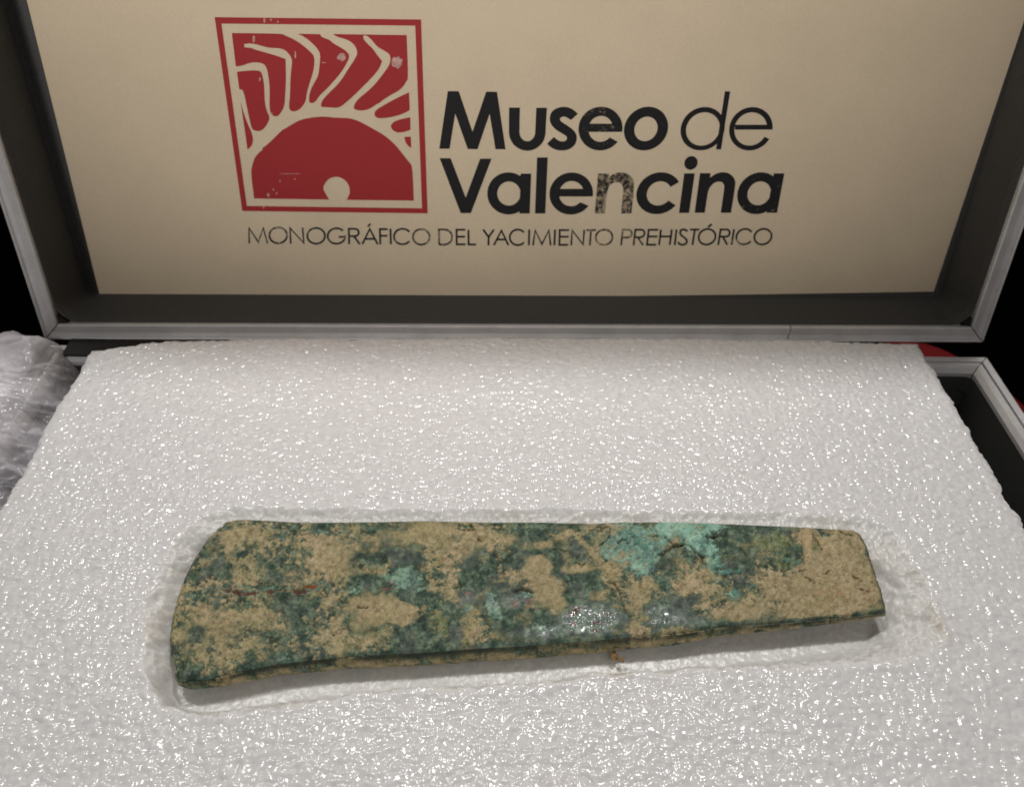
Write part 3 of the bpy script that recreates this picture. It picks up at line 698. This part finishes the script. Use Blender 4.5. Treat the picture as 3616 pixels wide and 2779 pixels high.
BARE = [(zA, 235, 1320, 110, 70, .5), (zA, 480, 570, 90, 80, .5), (zA, 890, 500, 70, 130, .6), (zA, 610, 420, 60, 30, .5), (zA, 270, 440, 80, 130, .45), (zA, 1010, 860, 160, 100, .45), (zA, 1215, 230, 90, 45, .65), (zA, 250, 750, 55, 30, .6), (zA, 285, 1000, 50, 50, .5),
        (zA, 1100, 1010, 70, 60, .45), (zA, 1690, 650, 260, 60, .7), (zA, 1850, 440, 150, 90, .45), (zA, 1930, 770, 100, 60, .7), (zA, 1930, 1000, 110, 140, .7), (zA, 1560, 480, 110, 50, .5), (zA, 1040, 230, 60, 25, .5), (zA, 430, 780, 50, 30, .45),
        (zA, 1000, 1190, 180, 40, .4), (zA, 200, 1250, 90, 50, .3), (zA, 1600, 1110, 130, 40, .35), (zA, 450, 900, 60, 25, .35), (zA, 700, 680, 220, 16, .6),
        (zB, 130, 770, 150, 60, .7), (zB, 100, 640, 110, 60, .6), (zB, 320, 610, 60, 40, .6), (zB, 600, 600, 100, 110, .7), (zB, 700, 560, 110, 60, .6), (zB, 900, 510, 90, 35, .5), (zB, 1080, 440, 100, 25, .6), (zB, 1230, 560, 70, 80, .6),
        (zB, 1400, 430, 60, 80, .55), (zB, 1450, 660, 130, 60, .7), (zB, 1370, 800, 70, 60, .7), (zB, 1610, 760, 90, 50, .45), (zB, 400, 870, 130, 60, .6), (zB, 850, 800, 130, 60, .6), (zB, 780, 880, 80, 80, .6), (zB, 130, 1110, 180, 90, .6),
        (zB, 450, 1060, 60, 80, .6), (zB, 850, 1000, 130, 60, .25), (zB, 1150, 950, 120, 80, .5), (zB, 1500, 960, 230, 130, .9), (zB, 1200, 1060, 180, 50, .6), (zB, 700, 1140, 200, 30, .3), (zB, 800, 680, 90, 40, .5), (zB, 1100, 250, 220, 50, .35),
        (zB, 1000, 770, 90, 30, .5), (zB, 2040, 800, 130, 60, .3), (zB, 2050, 900, 150, 110, .4), (zB, 550, 720, 90, 60, .4),
        (zC, 800, 250, 240, 70, .6), (zC, 940, 370, 110, 60, .6), (zC, 620, 560, 140, 90, .45), (zC, 270, 420, 70, 45, .8), (zC, 100, 550, 70, 60, .3), (zC, 540, 220, 50, 25, .7), (zC, 1220, 270, 50, 15, .5), (zC, 230, 740, 70, 60, .5),
        (zC, 120, 850, 140, 70, .7), (zC, 320, 890, 140, 30, .5), (zC, 1260, 340, 50, 40, .2), (zC, 1530, 480, 30, 20, .4), (zC, 430, 350, 120, 90, .3), (zC, 900, 480, 150, 40, .3), (zC, 1170, 340, 22, 50, .6),]
TEAL = [(zB, 1740, 300, 130, 110, .8), (zB, 1640, 420, 110, 80, .8), (zB, 1760, 470, 110, 70, .6), (zB, 1880, 500, 130, 90, .8), (zB, 1850, 330, 120, 80, .45), (zB, 2100, 260, 110, 70, 1.0), (zB, 2010, 330, 80, 60, .7), (zB, 1980, 420, 80, 40, .5), (zB, 1930, 560, 60, 50, .5),
        (zC, 180, 240, 190, 50, 1.0), (zC, 60, 280, 70, 60, .8), (zC, 320, 330, 130, 90, .75), (zC, 400, 220, 90, 30, .8), (zC, 470, 480, 90, 40, .6), (zC, 440, 570, 25, 70, .7), (zC, 500, 540, 30, 25, .6), (zC, 575, 690, 40, 25, .7), (zC, 380, 700, 20, 20, .5),
        (zC, 420, 400, 60, 60, .5),
        (zB, 100, 620, 110, 70, .55), (zB, 60, 690, 100, 40, .5), (zB, 240, 720, 70, 20, .5), (zB, 760, 830, 60, 80, .8), (zB, 570, 870, 50, 30, .7), (zB, 790, 920, 50, 50, .7), (zB, 960, 780, 80, 30, .6), (zB, 700, 760, 50, 40, .5), (zB, 860, 660, 50, 30, .3),
        (zB, 1460, 760, 30, 30, .6), (zB, 1490, 300, 35, 30, .5), (zB, 1480, 980, 200, 80, .45), (zB, 1160, 1040, 120, 40, .35), (zA, 1750, 590, 130, 60, .55), (zA, 1500, 690, 100, 30, .5), (zA, 750, 685, 200, 18, .35), (zA, 1140, 630, 60, 25, .45), (zA, 860, 260, 40, 60, .35),
        (zA, 1210, 250, 80, 30, .35), (zA, 1390, 270, 60, 30, .4), (zA, 640, 220, 50, 40, .35), (zA, 970, 1200, 80, 30, .4), (zA, 450, 440, 50, 60, .25), (zB, 1100, 1000, 60, 60, .25)]
BROWN = [(zB, 530, 760, 35, 18, .9), (zB, 905, 830, 30, 35, .7), (zB, 1015, 840, 30, 28, .9), (zB, 1400, 890, 40, 30, .6), (zB, 1380, 980, 25, 22, .8), (zB, 1560, 960, 50, 25, .6), (zB, 1550, 1030, 40, 20, .7), (zB, 1620, 910, 50, 15, .5), (zA, 1740, 630, 45, 20, .7),
         (zA, 1720, 690, 60, 12, .6), (zA, 1600, 990, 30, 12, .6), (zA, 545, 680, 30, 14, .8), (zB, 1340, 920, 40, 12, .5), (zB, 495, 850, 15, 18, .8)]
ORANGE = [(zA, 1145, 673, 62, 14, 1.0), (zC, 1130, 540, 70, 20, .25), (zC, 1400, 600, 110, 60, .25), (zC, 1280, 560, 80, 30, .25)]
OLIVE = [(zC, 850, 320, 170, 80, .8), (zC, 950, 480, 140, 60, .6), (zB, 290, 970, 60, 70, .8), (zB, 370, 1020, 60, 70, .6), (zB, 700, 960, 70, 80, .5), (zA, 1620, 560, 60, 60, .6), (zA, 440, 430, 60, 60, .5), (zB, 1800, 260, 40, 50, .4), (zB, 1900, 260, 60, 60, .6), (zB, 560, 210, 60, 20, .5)]
SHINE = [(zB, 1500, 950, 220, 110, 1.0), (zC, 100, 850, 140, 70, .45), (zC, 300, 880, 120, 40, .3), (zB, 1130, 1050, 180, 50, .5), (zB, 900, 820, 200, 60, .35), (zB, 2000, 930, 90, 90, .4), (zB, 530, 800, 80, 70, .35)]
SLATE = [(zB, 1400, 420, 80, 80, .6), (zB, 2080, 540, 120, 80, .5), (zC, 620, 570, 150, 90, .6), (zC, 230, 750, 100, 60, .7), (zB, 440, 1060, 60, 80, .7), (zB, 1850, 560, 120, 60, .5), (zC, 940, 270, 120, 30, .5), (zA, 1850, 440, 160, 90, .5), (zA, 900, 480, 80, 60, .2), (zB, 1880, 870, 90, 50, .5), (zB, 850, 1050, 120, 40, .6)]
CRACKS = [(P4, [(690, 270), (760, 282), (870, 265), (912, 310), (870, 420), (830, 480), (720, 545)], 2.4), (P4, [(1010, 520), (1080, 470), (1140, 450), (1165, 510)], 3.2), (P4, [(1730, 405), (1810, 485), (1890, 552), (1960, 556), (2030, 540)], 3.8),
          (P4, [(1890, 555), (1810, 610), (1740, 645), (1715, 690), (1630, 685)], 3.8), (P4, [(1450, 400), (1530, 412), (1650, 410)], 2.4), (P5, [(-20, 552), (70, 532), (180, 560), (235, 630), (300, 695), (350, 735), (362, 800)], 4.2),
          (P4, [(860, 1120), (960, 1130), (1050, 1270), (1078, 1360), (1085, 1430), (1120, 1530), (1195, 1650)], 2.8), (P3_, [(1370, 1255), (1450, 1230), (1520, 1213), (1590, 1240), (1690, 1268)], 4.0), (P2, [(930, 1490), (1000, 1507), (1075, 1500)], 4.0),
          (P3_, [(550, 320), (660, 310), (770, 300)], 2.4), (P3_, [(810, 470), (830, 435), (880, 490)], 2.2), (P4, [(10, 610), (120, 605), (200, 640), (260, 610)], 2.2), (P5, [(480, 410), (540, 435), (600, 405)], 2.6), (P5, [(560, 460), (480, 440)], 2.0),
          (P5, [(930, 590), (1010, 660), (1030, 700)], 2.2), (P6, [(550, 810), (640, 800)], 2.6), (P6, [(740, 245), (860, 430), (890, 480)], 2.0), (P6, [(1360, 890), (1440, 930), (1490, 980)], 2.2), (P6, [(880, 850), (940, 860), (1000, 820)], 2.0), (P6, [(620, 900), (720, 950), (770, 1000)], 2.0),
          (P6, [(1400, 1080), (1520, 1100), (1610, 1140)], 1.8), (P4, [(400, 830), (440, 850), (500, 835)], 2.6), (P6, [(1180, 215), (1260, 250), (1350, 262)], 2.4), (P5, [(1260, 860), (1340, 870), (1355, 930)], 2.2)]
REDLINE = (P1, [(780, 1230), (880, 1250), (1100, 1282), (1210, 1300), (1400, 1282), (1560, 1258), (1700, 1242), (1900, 1262), (2150, 1262)])
def blobsum(px, py, lst, wob):
    s = np.zeros(px.shape)
    for z, x, y, rx, ry, w in lst:
        cx_, cy_ = tp(z, x, y); rx, ry = rx/z[1], ry/z[1]
        q = ((px-cx_)/rx)**2+((py-cy_)/ry)**2
        s += w*np.exp(-0.9*q**1.5)
    return s
def axe_surface(px, py, side):
    """colour, relief and gloss of the corroded metal at positions on the axe (side = 0 on top, 1 low on the flanks)"""
    wx = px+26*(fbm(px, py, 50, 4, 201)-0.5)*2; wy = py+20*(fbm(px, py, 50, 4, 202)-0.5)*2
    soil = blobsum(wx, wy, SOIL, 0); bare = blobsum(wx, wy, BARE, 0)*(1+0.35*np.exp(-((px-1850)/420)**2))
    a, b = math.cos(-0.75), math.sin(-0.75)
    streak = fbm((px*a-py*b)*0.18, px*b+py*a, 16, 4, 205)
    sx, sy = tp(P4, 1650, 1350); streakw = np.exp(-(((px-sx)/90)**2+((py-sy)/75)**2)**2)
    n1 = fbm(px, py, 90, 5, 211, 0.62); n2 = fbm(px, py*1.15, 17, 4, 212, 0.7); n3 = fbm(px, py, 7.5, 3, 213, 0.7)
    mid = n2*(1-streakw)+streak*streakw
    spk = 0.22+1.25*sstep(fbm(px, py, 130, 3, 206), 0.40, 0.60)*(1-0.8*np.exp(-(((px-2990)/150)**2+((py-2060)/140)**2)))
    spk = spk+0.65*sstep(1250-px+120*(n1-0.5), 0, 200)
    if not np.any(side > 0):
        de = line_d(px, py, E_BOT)
        bare = bare+1.1*np.exp(-(de/9)**2)*sstep(fbm(px, py, 90, 3, 207), 0.34, 0.50)
    lin = fbm(px*0.42+py*0.1, py, 20, 4, 208, 0.65)
    D = 0.465+0.80*soil-0.76*bare-0.35*np.clip(blobsum(px, py, SHINE, 0), 0, 1)+0.7*(n1-0.5)+0.5*(fbm(px, py, 34, 3, 209)-0.5)+spk*(0.75*(mid-0.5)+0.55*(lin-0.5)+0.55*(n3-0.5))
    D = D*(1-side)+side*(0.57+1.3*(fbm(px*0.4, py, 22, 4, 215)-0.5)+0.6*(n3-0.5))
    # thin dark line along the front arris
    soilm = sstep(D, 0.23, 0.69)
    teal = sstep(blobsum(wx, wy, TEAL, 0)+1.0*(n2-0.5)+0.6*(n3-0.5), 0.22, 0.68)*(1-side)
    brown = sstep(blobsum(wx, wy, BROWN, 0)+0.8*(n2-0.5)+0.4*(n3-0.5), 0.35, 0.6)*(1-side)
    orange = sstep(blobsum(wx, wy, ORANGE, 0)+0.5*(n2-0.5), 0.35, 0.6)*(1-side)
    olive = sstep(blobsum(wx, wy, OLIVE, 0)+0.7*(n2-0.5), 0.25, 0.75)
    slate = np.clip(sstep(blobsum(wx, wy, SLATE, 0)+0.7*(n1-0.5), 0.2, 0.6)+sstep(fbm(px, py, 60, 3, 221), 0.52, 0.66)*0.7, 0, 1)
    shine = np.clip(blobsum(px, py, SHINE, 0), 0, 1)*(1-side)
    KL = np.array((0.58, 0.55, 0.53))
    c = lambda *v: np.array(s2l(v))/KL
    mixc = lambda A, B, t: A*(1-t[..., None])+B*t[..., None]
    def ramp(t, *cs):
        t = np.clip(t, 0, 1)*(len(cs)-1); k = np.minimum(t.astype(int), len(cs)-2); f = (t-k)[..., None]
        A = np.array([c(*v) for v in cs]); return A[k]*(1-f)+A[k+1]*f
    gr = lambda wl, sd, lo=0.28, hi=0.72, oc=4: (fbm(px, py, wl, oc, sd, 0.72)-lo)/(hi-lo)
    g1, g2, g3 = gr(20, 231), gr(16, 232), gr(13, 233)
    green = ramp(g1, (32, 44, 36), (50, 65, 53), (68, 83, 67), (102, 112, 92))
    col = mixc(green, ramp(g2, (50, 52, 50), (78, 79, 74), (104, 104, 96)), slate*0.55)
    col = mixc(col, ramp(g2, (62, 68, 40), (98, 102, 66), (132, 134, 92)), olive*0.7)
    tone = sstep(fbm(px, py, 70, 4, 242), 0.42, 0.60)
    soilc = mixc(ramp(g3, (106, 94, 68), (130, 116, 86), (141, 127, 96), (155, 140, 110)), ramp(g3, (114, 98, 73), (139, 122, 93), (150, 132, 103), (163, 145, 115)), tone)
    soilc = mixc(soilc, ramp(g3, (104, 102, 62), (136, 130, 86), (152, 144, 100)), 0.28*sstep(fbm(px, py, 55, 4, 244), 0.50, 0.64)*sstep(2350-px, 0, 500))
    butt = np.exp(-(((px-2950)/130)**2+((py-2085)/70)**2))
    soilc = mixc(soilc, c(132, 102, 68), butt*0.75*sstep(fbm(px*0.45, py, 12, 4, 243, 0.7), 0.48, 0.66))
    veil = ramp(g2, (74, 76, 54), (104, 102, 74), (130, 122, 90))
    soilc = mixc(soilc, soilc.mean(axis=(0, 1)) if soilc.ndim == 3 else soilc.mean(axis=0), (0.45*(1-np.clip(spk, 0, 1))))
    soilc = mixc(soilc, veil, 0.85*(1-sstep(D, 0.44, 0.80)))
    col = mixc(col, soilc, soilm)
    vivid = sstep(px+0.25*(2000-py)+60*(fbm(px, py, 60, 2, 253)-0.5), 2060, 2110)
    big = sstep(fbm(px, py, 46, 3, 251)+0.16*sstep(px, 2330, 2440)*(py < 1960), 0.42, 0.66)
    tl0 = ramp(gr(13, 254), (48, 74, 64), (78, 106, 92), (112, 142, 120), (134, 160, 130))
    tl1 = mixc(ramp(g1, (62, 88, 80), (86, 118, 104), (110, 138, 120)), ramp(g1, (100, 138, 122), (122, 158, 138), (140, 172, 150)), big)
    tl1 = mixc(tl0, tl1, vivid)
    tealm = teal*(1-0.85*sstep(D+0.9*(fbm(px, py, 24, 4, 252)-0.5), 0.56, 0.84))
    col = mixc(col, tl1, tealm*(0.70+0.12*vivid))
    col = mixc(col, ramp(g2, (62, 32, 28), (92, 52, 44), (112, 78, 66)), brown*0.85)
    col = mixc(col, ramp(g2, (92, 48, 20), (124, 66, 28)), orange*0.95)
    # relief, metres
    W1, W2, WI = worley(px, py, 17, 260)
    nod = np.clip(1-W1/0.42, 0, 1)*(WI > 0.35)
    h = 0.00022*soilm+0.00025*(fbm(px, py, 40, 4, 271)-0.5)+0.00030*(n2-0.5)+0.00016*(n3-0.5)+tealm*vivid*(0.00025+0.00040*nod)+0.0004*(fbm(px, py, 220, 2, 272)-0.5)
    col = mixc(col, c(128, 172, 150), tealm*vivid*sstep(nod, 0.35, 0.8)*0.5)
    for z, x, y, r in ((P5, 685, 985, 12), (P5, 845, 1285, 11), (P5, 520, 900, 11), (P5, 785, 955, 11), (P5, 915, 955, 10), (P4, 1305, 500, 12), (P4, 1025, 365, 9), (P4, 1420, 575, 13), (P4, 1235, 390, 9), (P5, 50, 965, 7), (P5, 1135, 1190, 7), (P5, 490, 1115, 6), (P6, 520, 690, 9), (P6, 360, 660, 11)):
        cx_, cy_ = tp(z, x, y); q = np.clip(1-((px-cx_)**2+(py-cy_)**2)/(r*r), 0, 1)
        h = h+0.0009*np.sqrt(q)*(1-side); col = mixc(col, c(70, 112, 98), sstep(q, 0.1, 0.5)*0.8*(1-side))
    dr = line_d(px+5*(n2-0.5), py+10*(n2-0.5), [tp(P4, 470, 500), tp(P4, 640, 680), tp(P4, 800, 850), tp(P4, 930, 1000), tp(P4, 1010, 1150)])
    rid = np.exp(-(dr/13)**2)*(1-side); h = h+0.00035*rid*(0.5+n2); col = mixc(col, c(162, 140, 102)*(0.85+0.3*np.clip(g3, 0, 1)[..., None]), sstep(rid+0.9*(n2-0.5), 0.3, 0.9)*0.5)
    # soil plug with a notch near the butt
    for pl, up in (([(575, 240), (610, 180), (680, 155), (745, 165), (735, 470), (720, 620), (600, 600), (575, 420)], 1), ([(745, 165), (800, 160), (850, 220), (900, 330), (990, 430), (1000, 490), (900, 480), (830, 390), (740, 235)], 1)):
        m = sstep(poly_sd(px, py, [tp(P6, *p) for p in pl])+3*(n2-0.5), -1, 3)*(1-side); h = h+0.00025*m; col = mixc(col, c(166, 142, 106)*(0.85+0.25*np.clip(g3, 0, 1)[..., None]), m*0.5)
    m = sstep(poly_sd(px, py, [tp(P6, *p) for p in [(745, 255), (860, 440), (890, 490), (760, 520), (730, 470)]]), -1, 3)*(1-side); col = mixc(col, c(116, 110, 78), m*0.8); h = h-0.0004*m
    d = line_d(px+4*(n3-0.5), py+6*(n2-0.5), [tp(REDLINE[0], *p) for p in REDLINE[1]])
    wv = 2.0+7.5*sstep(fbm(px, py*0.3, 34, 3, 305), 0.36, 0.62); m = np.clip(sstep(wv-d, 0, 2.5)*(1-side), 0, 1)*sstep(n2, 0.24, 0.38); h = h-0.0006*m; col = mixc(col, ramp(g2, (58, 34, 28), (82, 46, 36), (104, 66, 50)), m*0.9)
    m2 = np.clip(sstep(-np.abs(d-9), -3.5, -0.5)*(1-side), 0, 1)*sstep(n2, 0.42, 0.6); col = mixc(col, c(96, 122, 112), m2*0.7)
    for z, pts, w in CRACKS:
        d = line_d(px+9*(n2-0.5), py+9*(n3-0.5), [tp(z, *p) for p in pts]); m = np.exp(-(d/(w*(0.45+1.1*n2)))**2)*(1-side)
        h = h-0.0011*m; col = mixc(col, c(46, 36, 26), sstep(m, 0.35, 0.9)*0.85)  # dark soil in the grooves, with their shade put into the colour
    pits = sstep(vnoise(px/6.3, py/5.1, 281), 0.86, 0.95)*(1-side*0.5); h = h-0.00035*pits; col = mixc(col, c(70, 58, 42), pits*0.45)
    gloss = np.clip(shine*(1-soilm)*1.4*np.clip(2.6*fbm(px, py, 14, 3, 293)-0.62, 0, 1)+0.30*tealm+0.25*brown+0.12*(1-soilm), 0, 1)
    col = mixc(col, c(112, 118, 112), shine*(1-soilm)*(1-brown)*0.45)
    h = h*(1-0.85*np.clip(shine*1.3, 0, 1)*(1-soilm))+shine*(1-soilm)*0.0010*(fbm(px, py*1.2, 10, 2, 291)-0.5)*np.clip(2.6*fbm(px, py, 30, 3, 292)-0.7, 0.1, 1)
    return np.clip(col, 0.004, 0.9), h, gloss
def build_axe():
    nu, nv = 800, 190
    top, bot_, lef, rig = resample(E_TOP, nu), resample(E_BOT, nu), resample(E_LEFT, nv), resample(E_RIGHT, nv)
    # keep the columns upright: the long edges are sampled evenly in x away from the blade
    u = np.linspace(0, 1, nu)[:, None, None]; v = np.linspace(0, 1, nv)[None, :, None]
    Cn = (1-v)*top[:, None]+v*bot_[:, None]+(1-u)*lef[None]+u*rig[None]-((1-u)*(1-v)*top[0]+u*(1-v)*top[-1]+(1-u)*v*bot_[0]+u*v*bot_[-1])
    px, py = Cn[..., 0], Cn[..., 1]
    jit = 1.0
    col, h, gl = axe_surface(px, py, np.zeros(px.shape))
    z0 = np.interp(px, *ZTX)
    uu, vv = np.broadcast_arrays(u[..., 0], v[..., 0])
    edge = np.minimum.reduce([uu*nu, (1-uu)*nu, vv*nv*1.0, (1-vv)*nv])*0.00030
    rnd = -0.0007*np.clip(1-edge/0.0014, 0, 1)**2
    blade = -0.0009*np.clip(1-uu*nu*0.0003/0.010, 0, 1)**1.5
    # the low swelling at the near blade corner
    lx, ly = 668, 2385
    lob = np.exp(-(((px-lx)/40)**2+((py-ly)/34)**2)); dent = np.exp(-(((px-652-(2330-py)*0.35)/13)**2))*np.exp(-((py-2345)/30)**2)
    hh = h*np.clip(edge/0.0022, 0.05, 1)
    Z = z0+hh+rnd+blade+0.0017*lob-0.0016*dent
    X, Y = un_arr(px, py, z0)
    topP = np.stack([X, Y, Z], -1)
    idx = np.arange(nu*nv).reshape(nu, nv)
    V = [topP.reshape(-1, 3)]; Q = [np.stack([idx[:-1, :-1], idx[:-1, 1:], idx[1:, 1:], idx[1:, :-1]], -1).reshape(-1, 4)[:, ::-1]]
    cols = [col.reshape(-1, 3)]; gls = [gl.ravel()]
    rim = np.concatenate([idx[:, -1], idx[-1, ::-1][1:], idx[::-1, 0][1:], idx[0, :][1:-1]])
    bp = topP.reshape(-1, 3)[rim]; bpx = px.ravel()[rim]; bpy_ = py.ravel()[rim]
    cen = bp[:, :2].mean(0); nr = len(rim)
    tg = np.roll(bp[:, :2], -3, 0)-np.roll(bp[:, :2], 3, 0); nrm = np.stack([tg[:, 1], -tg[:, 0]], -1)
    nrm /= np.linalg.norm(nrm, axis=1)[:, None]+1e-12
    if ((bp[:, :2]-cen)*nrm).sum() < 0: nrm = -nrm
    thick = np.interp(bpx, *THX); zt0 = np.interp(bpx, *ZTX)
    prev = rim; off = nu*nv; K = 22
    for k in range(1, K+1):
        t = k/K
        yy = bpy_+t*thick*5000; xx = bpx
        side = np.full(nr, min(1.0, 0.25+t*2.2))
        c2, h2, g2 = axe_surface(xx, yy, side)
        arris = np.exp(-((t-0.12)/0.15)**2)*sstep(fbm(xx, np.full(nr, 1.0), 110, 3, 301), 0.25, 0.55)
        c2 = c2*(1-0.9*arris[:, None])+np.array(s2l((50, 56, 48)))/0.55*0.9*arris[:, None]
        ring = bp.copy(); bulge = 0.0005*math.sin(math.pi*min(1, t*1.15))-0.0006*max(0, t-0.85)/0.15+0.0005*t
        ring[:, :2] += nrm*(bulge+h2*0.9)[:, None]; ring[:, 2] = bp[:, 2]*(1-t)+(zt0-thick+0.0006*(fbm(xx, np.full(nr, 5.0), 60, 3, 303)-0.5)*2)*t
        ids = off+np.arange(nr); off += nr
        V.append(ring); cols.append(c2); gls.append(g2*0.3)
        Q.append(np.stack([np.roll(prev, -1), prev, ids, np.roll(ids, -1)], -1)); prev = ids
    # underside
    last = V[-1]; mid = last.copy(); mid[:, :2] = cen+(last[:, :2]-cen)*np.array([0.9, 0.5]); mid[:, 2] -= 0.0001
    ids = off+np.arange(nr); V.append(mid); cols.append(cols[-1]); gls.append(gls[-1]*0)
    Q.append(np.stack([np.roll(prev, -1), prev, ids, np.roll(ids, -1)], -1)); off += nr
    c0 = np.array([[cen[0], cen[1], mid[:, 2].min()]]); V.append(c0); cols.append(cols[-1][:1]); gls.append(np.zeros(1))
    fan = np.stack([np.roll(ids, -1)[::2], ids[::2], np.full(len(ids[::2]), off), np.roll(ids, -2)[::2]], -1)
    V = np.concatenate(V); Q = np.concatenate(Q)
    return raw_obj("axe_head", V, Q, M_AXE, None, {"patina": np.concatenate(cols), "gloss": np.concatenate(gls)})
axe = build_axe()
tag(axe, "flat ancient metal axe head with green corrosion and tan soil crust lying in the foam", "axe head")

# ------------------------------------------------------------------ crumbs of soil on the foam
def crumb(p, z, r, label):
    c = un(p, z); rr = random.Random(int(p[0])); bm = bmesh.new()
    bmesh.ops.create_icosphere(bm, subdivisions=2, radius=r)
    for vtx in bm.verts: vtx.co *= 0.7+0.6*rr.random(); vtx.co.z *= 0.6
    me = bpy.data.meshes.new("soil_crumb"); bm.to_mesh(me); bm.free(); me.materials.append(M_CRUMB)
    o = bpy.data.objects.new("soil_crumb", me); C.objects.link(o); o.location = c
    tag(o, label, "soil crumb")
crumb((2170, 2315), -0.0068, 0.0014, "largest brown soil crumb on the foam just below the middle of the axe")
crumb((2196, 2328), -0.0066, 0.0008, "small brown soil crumb touching the right side of the largest crumb")

# ------------------------------------------------------------------ thin wrapping sheet at the left
def build_sheet():
    n, m = 340, 420
    U, Vv = np.meshgrid(np.linspace(0, 1, n), np.linspace(0, 1, m), indexing='ij')
    X = -0.345+(0.345-0.1835)*U
    yb = np.interp(X, [-0.345, -0.25, -0.225, -0.215, -0.207, -0.200, -0.192, -0.186, -0.18], [0.290, 0.2940, 0.2975, 0.2985, 0.2965, 0.2905, 0.283, 0.279, 0.276])
    Y = 0.06+(yb-0.06)*Vv
    zb = np.interp(X, [-0.345, -0.26, -0.226, -0.215, -0.209, -0.203, -0.199, -0.194, -0.188, -0.18], [-0.03, -0.006, -0.001, -0.002, -0.0045, -0.0062, -0.0115, -0.0150, -0.0135, -0.0120])
    mound = 0.0062*np.exp(-(((X+0.236)/0.024)**2+((Y-0.274)/0.024)**2))
    wx = X+0.012*(fbm(X, Y, 0.02, 3, 411)-0.5); wy = Y+0.016*(fbm(X, Y, 0.018, 3, 412)-0.5)
    a = 0.55
    s1 = wx*math.cos(a)+wy*math.sin(a); s2 = -wx*math.sin(a)+wy*math.cos(a)
    crease = lambda f: np.clip(1-np.abs(f-0.5)*7.0, 0, 1)
    lit = 1-sstep(Y, 0.248, 0.268)  # clear of the lid's shadow: lit look put into crinkles and opacity
    wr = crease(fbm(s1*0.5, s2*1.3, 0.011, 3, 401))*0.0022+crease(fbm(s1*0.45, s2*1.5, 0.0050, 3, 402))*0.0013*(0.35+0.65*lit)+(fbm(X, Y, 0.0021, 2, 403)-0.5)*(0.0007+0.0011*lit)+(fbm(X, Y, 0.03, 2, 404)-0.5)*0.006
    rimw = np.exp(-((X+0.208)/0.006)**2)
    Z = zb+mound+(wr-0.001)*(1-0.6*rimw)+0.0008*rimw
    Z = np.where((X > -0.2145) & (X < -0.2025), np.maximum(Z, RZ+0.0016), Z)
    Z = np.where(X > -0.2025, np.maximum(Z, RZ-0.0070), Z)
    back = yb-Y; Z = Z-0.004*np.clip(1-back/0.005, 0, 1)**2
    lay = 0.34+0.06*lit+0.46*(1-sstep(X, -0.216, -0.206))-0.10*sstep(X, -0.203, -0.197)+0.5*(fbm(X, Y, 0.014, 4, 405)-0.5)+0.25*crease(fbm(s1*0.5, s2*1.3, 0.011, 3, 401))
    return grid_obj("wrapping_sheet", np.stack([X, Y, Z], -1), M_FILM, None, {"layers": np.clip(lay, 0.12, 0.92).ravel()})
sheet = build_sheet()
tag(sheet, "crumpled translucent white foam wrapping sheet draped over the case's left rim", "wrapping sheet")
